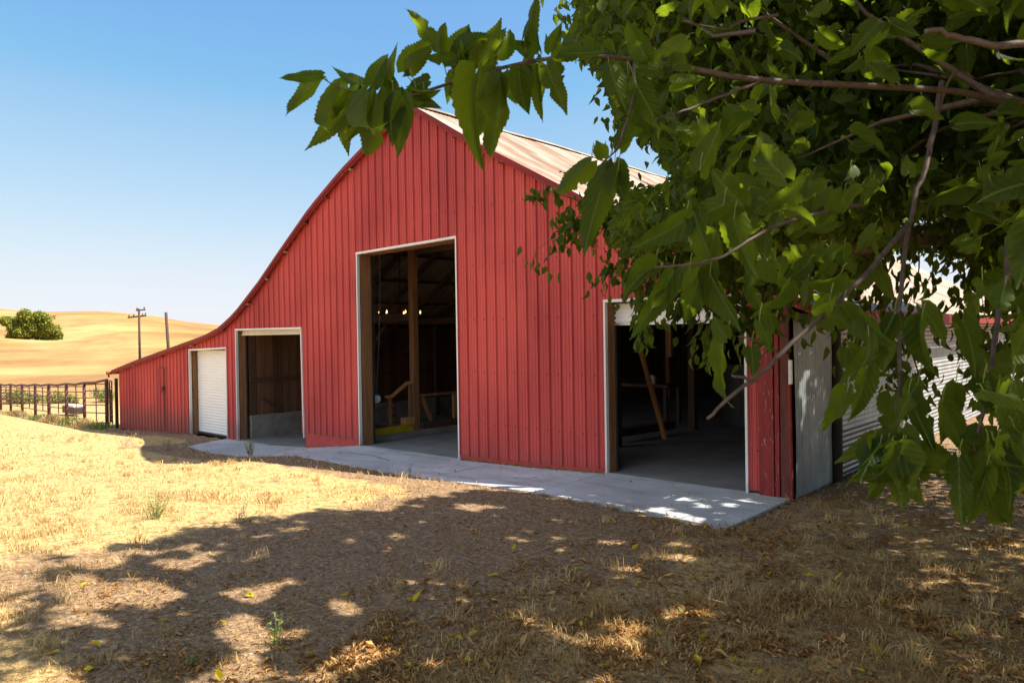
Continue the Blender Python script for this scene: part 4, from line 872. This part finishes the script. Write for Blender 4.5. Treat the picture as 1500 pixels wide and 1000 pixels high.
def crown_mesh(P, name, smin, smax, parent, mat='crown leaf', tmpl=T_LO, dirz=-.55):
    n = len(P); Y = unit(n)+np.array([0, 0, dirz]); N = unit(n)+np.array([0, 0, .9]); L = rng.uniform(smin, smax, n)
    rn = np.clip(.5+.9*(vn3(P, 1.6)-.5)*2+rng.normal(size=n)*.22, 0, 1)
    return scatter(tmpl, P, Y, N, L, L*rng.uniform(.75, 1.0, n), rn, name, mat, parent)
PC = crown_points(115000, True)
crown_mesh(PC, 'crown', .06, .11, tree)
PO = crown_points(60000, False); crown_mesh(PO, 'crown', .11, .17, tree)
# hanging sprays in front of the red wall and the right doorway
def hang(path, n, spread, seed):
    c = curve(path, 6); MB().tube(c, list(np.linspace(.008, .002, len(c))), 5).build('hanging_twig', 'twig bark', tree)
    idx = rng.integers(0, len(c), n); cn = np.array([tuple(q) for q in c]); P = cn[idx]+rng.normal(size=(n, 3))*spread
    return P
hp = [hang([dep(985, 300, 6.6), dep(900, 318, 6.7), dep(850, 322, 6.7), dep(782, 368, 6.8)], 120, .10, 1), hang([dep(985, 300, 6.6), dep(880, 300, 6.8), dep(800, 280, 6.9), dep(778, 286, 6.9)], 42, .05, 2), hang([dep(900, 318, 6.7), dep(860, 320, 6.6), dep(825, 348, 6.6)], 110, .10, 1),
      hang([dep(990, 380, 6.7), dep(930, 392, 6.8), dep(890, 402, 6.8), dep(872, 420, 6.8)], 60, .07, 3), hang([dep(960, 400, 6.6), dep(938, 430, 6.6), dep(936, 470, 6.6), dep(940, 512, 6.6)], 60, .045, 4),
      hang([dep(1080, 400, 6.3), dep(1060, 440, 6.3), dep(1048, 480, 6.3), dep(1056, 498, 6.3)], 150, .15, 5), hang([dep(1120, 400, 6.3), dep(1095, 440, 6.3), dep(1085, 490, 6.3)], 120, .13, 5), hang([dep(1140, 380, 6.2), dep(1130, 430, 6.2), dep(1110, 485, 6.2)], 100, .12, 5),
      hang([dep(930, 300, 6.7), dep(915, 330, 6.7), dep(905, 365, 6.7)], 150, .14, 6), hang([dep(1000, 350, 6.5), dep(960, 400, 6.5), dep(950, 420, 6.5)], 170, .15, 6), hang([dep(1040, 390, 6.4), dep(1010, 430, 6.4), dep(990, 455, 6.4)], 130, .12, 6),
      hang([dep(985, 120, 7), dep(900, 60, 7.2), dep(850, 40, 7.3), dep(838, 30, 7.3)], 160, .16, 7), hang([dep(985, 200, 7), dep(930, 170, 7.1), dep(905, 155, 7.1)], 120, .15, 7)]
for k, (ua, va, ub, vb, n_) in enumerate(((1290, 352, 1296, 470, 70), (1345, 350, 1330, 450, 60), (1400, 345, 1445, 470, 110), (1440, 350, 1462, 560, 150), (1480, 360, 1490, 620, 160), (1420, 480, 1415, 560, 60), (1290, 450, 1300, 560, 80), (1250, 420, 1270, 520, 90), (1330, 500, 1345, 600, 60), (1205, 400, 1215, 480, 70), (1170, 390, 1160, 440, 60))):
    hp.append(hang([dep(ua, va, 5.6), dep((ua+ub)/2+8, (va+vb)/2, 5.5), dep(ub, vb, 5.5)], int(n_*.8), .13, 9+k))
PH = np.concatenate(hp); n = len(PH)
scatter(T_LO, PH, unit(n)*.5+np.array([0, 0, -1.]), unit(n)+.5*np.array([.67, -.74, .3]), rng.uniform(.08, .125, n), rng.uniform(.06, .10, n), rng.random(n), 'hanging_sprays', 'crown leaf', tree)
# small twigs through the crown
mb = MB()
idx = rng.integers(0, len(PC), 520)
allc = np.concatenate([np.array([tuple(q) for q in c]) for c, _ in LIMBS])
for k in idx[:360]:
    p = PC[k]; q = allc[np.argmin(np.linalg.norm(allc-p, axis=1))]; d = p-q; L = np.linalg.norm(d)
    if L > 2.6 or np.linalg.norm(p-CAM) < 3: continue
    mid = q+d*.55+rng.normal(size=3)*.08*L; mid[2] += .06*L
    if L > 1.2: 
        st_ = mid; mb.tube([st_, (st_+p)/2+rng.normal(size=3)*.04, p], [.012, .008, .004], 5, False)
    else: mb.tube([q, mid, p], [.016, .010, .004], 5, False)
mb.build('twigs', 'twig bark', tree)

# ================================================================== OAK ON THE HILL, SCRUB BEHIND THE FENCE
ob = dep(52, 497, 118); oz = gz(ob[0], ob[1]).item()
oak = empty('oak_tree', (ob[0], ob[1], oz), 'round green oak standing alone on the golden hill', 'tree'); A = Vector((CR[0], CR[1], 0)); OB = Vector((ob[0], ob[1], oz))
sc = 118/FPX
def op(u, v, d=0): return OB+A*((u-52)*sc)+Vector((0, 0, (497-v)*sc))+Vector((cf[0], cf[1], 0))*d
for pts, r0 in (([op(54, 499), op(53, 488), op(48, 476)], .38), ([op(54, 494), op(62, 482), op(68, 472)], .26), ([op(53, 490), op(36, 478), op(20, 470)], .22)):
    MB().tube(pts, [r0, r0*.8, r0*.35], 9).build('trunk', 'bark', oak, smooth=True)
PP = []
for u, v, ru, rv, n in ((18, 469, 8, 5, 1500), (28, 466, 9, 6, 1600), (45, 461, 8, 7, 2000), (60, 468, 12, 11, 4200), (74, 477, 12, 13, 4200), (66, 488, 14, 8, 3000), (40, 486, 14, 9, 3000), (30, 480, 9, 7, 1500), (52, 478, 12, 9, 2400), (24, 490, 6, 4, 600), (82, 490, 6, 6, 900), (12, 474, 3, 5, 400)):
    q = unit(n)*(rng.random(n)**.45)[:, None]; c = op(u, v, rng.uniform(-1.5, 1.5))
    p = np.array(c)+np.outer(q[:, 0]*ru*sc, A)+np.outer(q[:, 1]*ru*sc, np.array([cf[0], cf[1], 0]))+np.outer(q[:, 2]*rv*sc, [0, 0, 1])
    p += rng.normal(size=p.shape)*.12; kk = vn3(p, .55) > .32; PP.append(p[kk & (p[:, 2] > oz+.1)])
crown_mesh(np.concatenate(PP), 'crown', .30, .55, oak, 'oak leaf')
def shrub(x, y, w, h, label, n, dens=1., d=None, mat='scrub leaf', name='shrub', group='green scrub behind the corral fence'):
    z = gz(x, y).item(); r = empty(name, (x, y, z), label, 'shrub' if name == 'shrub' else 'weed', group)
    q = unit(n)*(rng.random(n)**.5)[:, None]*np.array([w/2, (d or w/2.5), h*.5])+np.array([x, y, z+h*.5]); q += rng.normal(size=q.shape)*.05; q = q[(vn3(q, 2.) > .40) & (q[:, 2] > z)]
    crown_mesh(q, 'foliage', .07, .13, r, mat)
    mb = MB()
    for k in range(7): e = q[rng.integers(0, len(q))]; mb.tube([(x+rng.normal()*.1, y, z-.05), e], [.02, .006], 5)
    mb.build('stem', 'pole wood', r)
for u, v, w, h, lab in ((150, 584, 1.7, .75, 'green scrub bush showing beside the corral gate'), (108, 586, 1.3, .4, 'low green scrub bush behind the trough'), (84, 586, 1.5, .5, 'green scrub bush in the middle of the corral'), (44, 583, 1.5, .45, 'green scrub bush left of the corral middle'), (22, 584, 1.5, .7, 'leftmost green scrub bush behind the fence')):
    p = dep(u, v, 36); shrub(p[0], p[1], w, h, lab, 900)

# ================================================================== GRASS, LITTER, WEEDS
def blades(P, L, lean, wd, name, mat, rnd, kind_label=None, base=None, parent=None):
    n = len(P); a = rng.uniform(0, 2*np.pi, n); s = np.stack([np.cos(a), np.sin(a), np.zeros(n)], 1)
    b = rng.uniform(0, 2*np.pi, n); ln = np.stack([np.cos(b), np.sin(b), np.zeros(n)], 1)*lean[:, None]
    up = np.array([0, 0, 1.]); p1 = P+(up*.55+ln*.35)*L[:, None]; p2 = P+(up*.8+ln*1.0)*L[:, None]
    w = s*wd[:, None]; V = np.stack([P-w, P+w, p1+w*.8, p1-w*.8, p2+w*.15, p2-w*.15], 1).reshape(-1, 3)
    i = np.arange(n)*6; F = np.concatenate([np.stack([i, i+1, i+2, i+3], 1), np.stack([i+3, i+2, i+4, i+5], 1)])
    return npmesh(name, V, F, mat, parent, base, False, {'rnd': ('FLOAT', np.repeat(rnd, 6))})
def onground(P): P[:, 2] = gz(P[:, 0], P[:, 1])-.004; return P
def sample_ground(n, vmin, vmax, umin=-60, umax=1560, power=1.0):
    v = vmin+(vmax-vmin)*rng.random(n)**power; u = rng.uniform(umin, umax, n); d = cf[None]+CR[None]*((u-750)/FPX)[:, None]-CU[None]*((v-500)/FPX)[:, None]
    t = (-.12-CAM[2])/d[:, 2]; return CAM[None]+d*t[:, None]
P = np.concatenate([sample_ground(150000, 590, 1100, power=.9), sample_ground(60000, 590, 760)])
x, y = P[:, 0], P[:, 1]
ok = ~((x > -1.1) & (x < 13.46) & (y > np.interp(x, [-1.1, -.6, 8.4, 13.4], [-.1, -1.3, -1.62, -1.80])-.03+.10*rng.random(len(x))) & (y < 25)) & ~((x > -8.5) & (x < 13.6) & (y > -.05)) & (y < 3)
s_ = strawf(x, y); cl = fbm(x*1.7, y*1.7, 3); cl2 = fbm(x*5+9, y*5, 2)
pr = (.22+.78*s_)*np.clip((cl-.28)*3.2, 0, 1)*np.clip((cl2-.22)*3, .1, 1); pr = np.maximum(pr, .9*sstep(-2.1, -1.8, y)*(x > -1)*(x < 13)*(rng.random(len(x)) < .30))
P = P[ok & (rng.random(len(x)) < pr)]; P = onground(P); n = len(P); x, y = P[:, 0], P[:, 1]
dist = np.linalg.norm(P-CAM, axis=1); L = rng.uniform(.025, .085, n)*(1+.9*(fbm(x*1.1+40, y*1.1, 2) > .52)); L *= np.where((x > 13.2) & (y < 0), 1.35, 1)*np.where(x < 9, 1.15, .85)
o = blades(P, L, rng.uniform(.2, 1.3, n), rng.uniform(.0014, .0030, n)*(1+dist/9), 'dry_grass', 'grass straw', np.clip(.55+.5*rng.normal(size=n)*.5-.45*(x > 9), 0, 1)); tag(o, 'short dry straw-coloured grass over the ground', 'grass', kind='stuff')  # blades under the tree coloured darker, adding to its shade
# taller tufts
TP = sample_ground(900, 612, 1000, -40, 1540); TX, TY = TP[:, 0], TP[:, 1]; tk = ~((TX > -1.2) & (TX < 13.6) & (TY > -1.9)) & ~((TX > -8.5) & (TY > -.1)) & (rng.random(900) < .12+.75*strawf(TX, TY)) & (TY < 1); TP = TP[tk][:330]
q = np.repeat(TP, 26, 0)+rng.normal(size=(len(TP)*26, 3))*np.array([.045, .045, 0]); q = onground(q); n = len(q); hh = np.repeat(rng.uniform(.05, .16, len(TP)), 26)
o = blades(q, hh*rng.uniform(.5, 1.1, n), rng.uniform(.15, .9, n), rng.uniform(.0014, .0026, n)*(1+np.linalg.norm(q-CAM, axis=1)/9), 'grass_tufts', 'grass straw', np.clip(np.repeat(rng.random(len(TP)), 26)*.8+.2*rng.random(n), 0, 1)); tag(o, 'taller dry grass tufts standing in the stubble', 'grass', kind='stuff')
# leaf litter and straw bits lying on the ground
P = sample_ground(95000, 690, 1120, 100, 1600, .85); x, y = P[:, 0], P[:, 1]
d_ = np.clip((x-8.6)/2.5, 0, 1)*(.35+.65*np.clip((fbm(x*1.3+7, y*1.3, 3)-.33)*4, 0, 1)); ok = ~((x > -1.) & (x < 13.47) & (y > -1.70)) & (rng.random(len(x)) < d_*.55*np.clip((fbm(x*3+70, y*3, 2)-.30)*5, .12, 1)*(1+1.6*(x > 12.6))) & (y < 1.2)
P = onground(P[ok]); n = len(P); P[:, 2] += rng.uniform(.004, .02, n)
Yv = unit(n); Yv[:, 2] *= .35; Nv = unit(n)*.55+np.array([0, 0, 1.])
L = rng.uniform(.010, .042, n)*np.where(rng.random(n) < .10, 1.9, 1)*np.where(P[:, 0] > 12.6, 1.25, 1)
o = scatter([leaf_template(3, False, s, d, f) for s, d, f in ((1, -.3, 1.2), (2, .5, .9), (3, -.5, .6))], P, Yv, Nv, L, L*rng.uniform(.2, .75, n), rng.random(n), 'leaf_litter', 'dry leaf'); tag(o, 'brown curled dead leaves scattered under the tree', 'leaf litter', kind='stuff')
P = sample_ground(60000, 680, 1120, 0, 1600, .8); x, y = P[:, 0], P[:, 1]; ok = ~((x > -1.) & (x < 13.47) & (y > -1.72)) & (y < 1.2); P = onground(P[ok]); n = len(P); P[:, 2] += .006
Yv = unit(n); Yv[:, 2] *= .25; L = rng.uniform(.015, .075, n)
o = scatter([leaf_template(2, False, 1, .1, .3)], P, Yv, np.tile([0, 0, 1.], (n, 1))+.2*unit(n), L, rng.uniform(.003, .006, n), rng.random(n), 'straw_bits', 'grass straw'); tag(o, 'loose bits of straw lying on the bare earth', 'straw', kind='stuff')
# small stones and clods
mb = MB()
P = sample_ground(900, 650, 1100, 0, 1500, .8); P = P[~((P[:, 0] > .9) & (P[:, 0] < 13.5) & (P[:, 1] > -2.05)) & ~((P[:, 1] > -.1))]; P = onground(P)
for p in P:
    s = rng.uniform(.006, .022); c = [(s*math.cos(a)*rng.uniform(.7, 1.2), s*math.sin(a)*rng.uniform(.7, 1.2)) for a in np.arange(0, 6.2, 1.05)]
    vs = [(p[0]+a, p[1]+b, p[2]-.002) for a, b in c]+[(p[0]+a*.6, p[1]+b*.6, p[2]+s*.6) for a, b in c]; k = len(c); mb.add(vs, [(i, (i+1) % k, k+(i+1) % k, k+i) for i in range(k)]+[tuple(range(k, 2*k))])
o = mb.build('stones', 'old concrete'); tag(o, 'small stones and clods on the dry ground', 'stones', kind='stuff')
# individual yellow leaves fallen under the tree
YT = [leaf_template(8, False, s, d, f) for s, d, f in ((1, .1, .5), (2, -.3, .9), (3, .25, .3))]
yl = [(380, 390, 0), (636, 463, 0), (600, 436, 0), (818, 388, 0), (187, 388, 0), (776, 490, 0), (970, 383, 0), (1012, 345, 0), (1080, 302, 0), (322, 482, 0), (18, 580, 0), (243, 690, 0), (168, 710, 0), (192, 797, 0), (95, 832, 0), (15, 828, 0), (10, 765, 0), (628, 668, 0), (696, 601, 0), (700, 818, 0), (920, 692, 0), (1088, 712, 0), (1146, 744, 0), (1064, 810, 0), (1195, 792, 0), (998, 622, 0), (1080, 632, 0), (1314, 484, 0), (300, 842, 0), (135, 736, 0), (830, 520, 0), (985, 288, 0)]
spots = [(600+a/2.5, 650+b/2.5) for a, b, _ in yl]+[(575, 907), (570, 940), (361, 872+0), (405, 948), (418, 952), (454, 961), (322, 998), (125, 980), (215, 975), (145, 948), (1135, 890), (1225, 850), (1165, 905), (1290, 880), (1265, 985), (1110, 990), (1180, 845), (1385, 905), (1330, 770), (1410, 930), (1290, 960), (510, 872), (235, 910), (85, 955), (330, 915), (118, 860), (598, 880), (600, 980)]
proto = []
for k, (V, F, UV) in enumerate(YT):
    for c, mt in ((0.2, 'yellow leaf'), (.9, 'yellow leaf'), (.9, 'weed leaf')):
        me = bpy.data.meshes.new('fallen_leaf'); me.from_pydata([tuple(q) for q in V*np.array([.8, 1, 1])], [], [tuple(map(int, f)) for f in F]); a = me.attributes.new('rnd', 'FLOAT', 'POINT'); a.data.foreach_set('value', np.full(len(V), c, np.float32)); me.materials.append(MATS[mt]); me.update(); proto.append(me)
for k, (u, v) in enumerate(spots):
    p = gnd(u, v, 0.); z = gz(p[0], p[1]).item(); p = gnd(u, v, z+.01)
    if p[1] > -1.65 and -.6 < p[0] < 13.5: z = zslab(p[0])
    me = proto[rng.choice([0, 1, 3, 4, 6, 7]) if rng.random() < .85 else rng.choice([2, 5, 8])]
    o = bpy.data.objects.new('fallen_leaf', me); COL.objects.link(o); o.location = (p[0], p[1], z+.018); s = rng.uniform(.055, .10); o.scale = (s, s, s); o.rotation_euler = (rng.normal()*.35, rng.normal()*.35, rng.uniform(0, 6.28))
    green = me.materials[0].name == 'weed leaf'
    where = 'just in front of the concrete apron' if v < 790 else ('in the lower left by the sunlit patches' if u < 480 else ('on the shaded earth in the lower middle' if u < 900 else 'among the dry grass in the lower right'))
    tag(o, ('dull green leaf fallen ' if green else 'yellow leaf fallen ')+where, 'leaf', ('green' if green else 'yellow')+' fallen leaves '+where)
# weeds standing up from the ground
def weed(u, v, h, w, n, label, mat='weed leaf', leafs=(.015, .04)):
    p = gnd(u, v, -.1); z = gz(p[0], p[1]).item(); p = gnd(u, v, z); r = empty('weed', (p[0], p[1], z), label, 'weed', 'weeds standing in the dry grass')
    mb = MB(); Pn = []
    for k in range(n):
        a = rng.uniform(0, 6.28); l = h*rng.uniform(.5, 1.05); e = np.array([p[0]+math.cos(a)*w*rng.random()*.6, p[1]+math.sin(a)*w*rng.random()*.6, z+l]); b = np.array([p[0]+rng.normal()*w*.12, p[1]+rng.normal()*w*.12, z-.01]); m_ = (b+e)/2+rng.normal(size=3)*.02
        mb.tube([b, m_, e], [.0035, .0028, .0015], 5)
        for q in np.linspace(.2, 1, 9): Pn.append(b+(e-b)*q+rng.normal(size=3)*.012)
    mb.build('stems', 'petiole' if mat == 'weed leaf' else 'weathered wood', r); Pn = np.array(Pn); n = len(Pn); L = rng.uniform(*leafs, n)
    scatter(T_LO, Pn, unit(n)+np.array([0, 0, .5]), unit(n), L, L*.4, rng.random(n), 'leaves', mat, r)
weed(366, 668, .34, .26, 10, 'pale green bushy weed at the edge of the concrete apron', leafs=(.03, .07))
weed(228, 760, .34, .42, 26, 'wide wispy weed clump in the sunny dry grass at left')
weed(350, 765, .22, .25, 9, 'small dry weed at the edge of the tree shade', 'grass straw')
weed(408, 945, .22, .16, 8, 'bright green sprig in the lower left sunlit patch'); weed(283, 975, .10, .12, 5, 'tiny green sprig near the bottom left edge')
weed(600, 697, .20, .12, 5, 'thin weed stalk at the apron edge below the tall doorway'); weed(405, 705, .10, .3, 8, 'low olive weed tuft left of the apron edge', 'grass straw')
weed(245, 655, .25, .5, 22, 'yellow grass tuft on the rise near the closed white door', 'grass straw'); weed(188, 655, .3, .8, 22, 'tall yellow grass tuft on the rise by the barn left end', 'grass straw')
for k, (u, v, w, h) in enumerate(((140, 612, .9, .35), (118, 610, 1.2, .42), (100, 606, 1.0, .45), (72, 610, 1.4, .4), (55, 608, 1.0, .3), (20, 600, 1.6, .3))):
    p = wall(u, v, -.55); lab = ('dry brown weed clump at the foot of the gate end of the fence', 'dry brown weed clump below the white-topped trough', 'dense brown weed clump left of the trough', 'wide dry weed clump at the middle fence posts', 'small dry weed clump between the left fence posts', 'leftmost dry weed clump under the corral fence')[k]
    n = int(420*w); x = p[0]+rng.normal(size=n)*w*.35; y = -.45+rng.normal(size=n)*.16; z = gz(x, y); r = empty('weed', (p[0], -.45, gz(p[0], -.45).item()), lab, 'weed', 'weeds along the corral fence')
    blades(np.stack([x, y, z-.01], 1), rng.uniform(.35, 1.0, n)*h*np.exp(-((x-p[0])/w)**2), rng.uniform(.1, .7, n), rng.uniform(.006, .013, n), 'stems', 'weed leaf' if k % 2 == 0 else 'grass straw', rng.random(n), parent=r)

mb = MB()
for k in range(93):
    x = -8.4+.2315*k+.125
    for z in (.55, 1.45, 2.35, 3.3, 4.3, 5.2):
        if z > roof_top(x)-.3 or z < zfoot(x)+.1 or any(a-.05 < x < b+.05 and z < max(z0, z1)+.06 for a, b, z0, z1 in OPN): continue
        if rng.random() < .75: mb.lathe((x, -.003, z), [(.0, -.011), (.011, -.006), (.011, .006), (0, .011)], 6)
o = mb.build('screw_heads', 'brown post', barn); o['kind'] = 'stuff'
n = 1270; x = np.concatenate([rng.uniform(7.6, 10.65, 1000), rng.uniform(2.6, 4.5, 150), rng.uniform(1.5, 13.3, 120)]); y = np.concatenate([-.05-np.abs(rng.normal(size=1150))*.035, -1.5+1.4*rng.random(120)])
P = np.stack([x, y, zslab(x)+.006], 1); L = rng.uniform(.01, .045, n)
o = scatter([leaf_template(3, False, 1, -.3, 1.2), leaf_template(3, False, 2, .5, .9)], P, unit(n)*np.array([1, 1, .3]), unit(n)*.5+np.array([0, 0, 1.]), L, L*rng.uniform(.15, .7, n), rng.random(n), 'blown_debris', 'dry leaf'); tag(o, 'dead leaf bits blown along the wall foot and over the concrete', 'debris', kind='stuff')
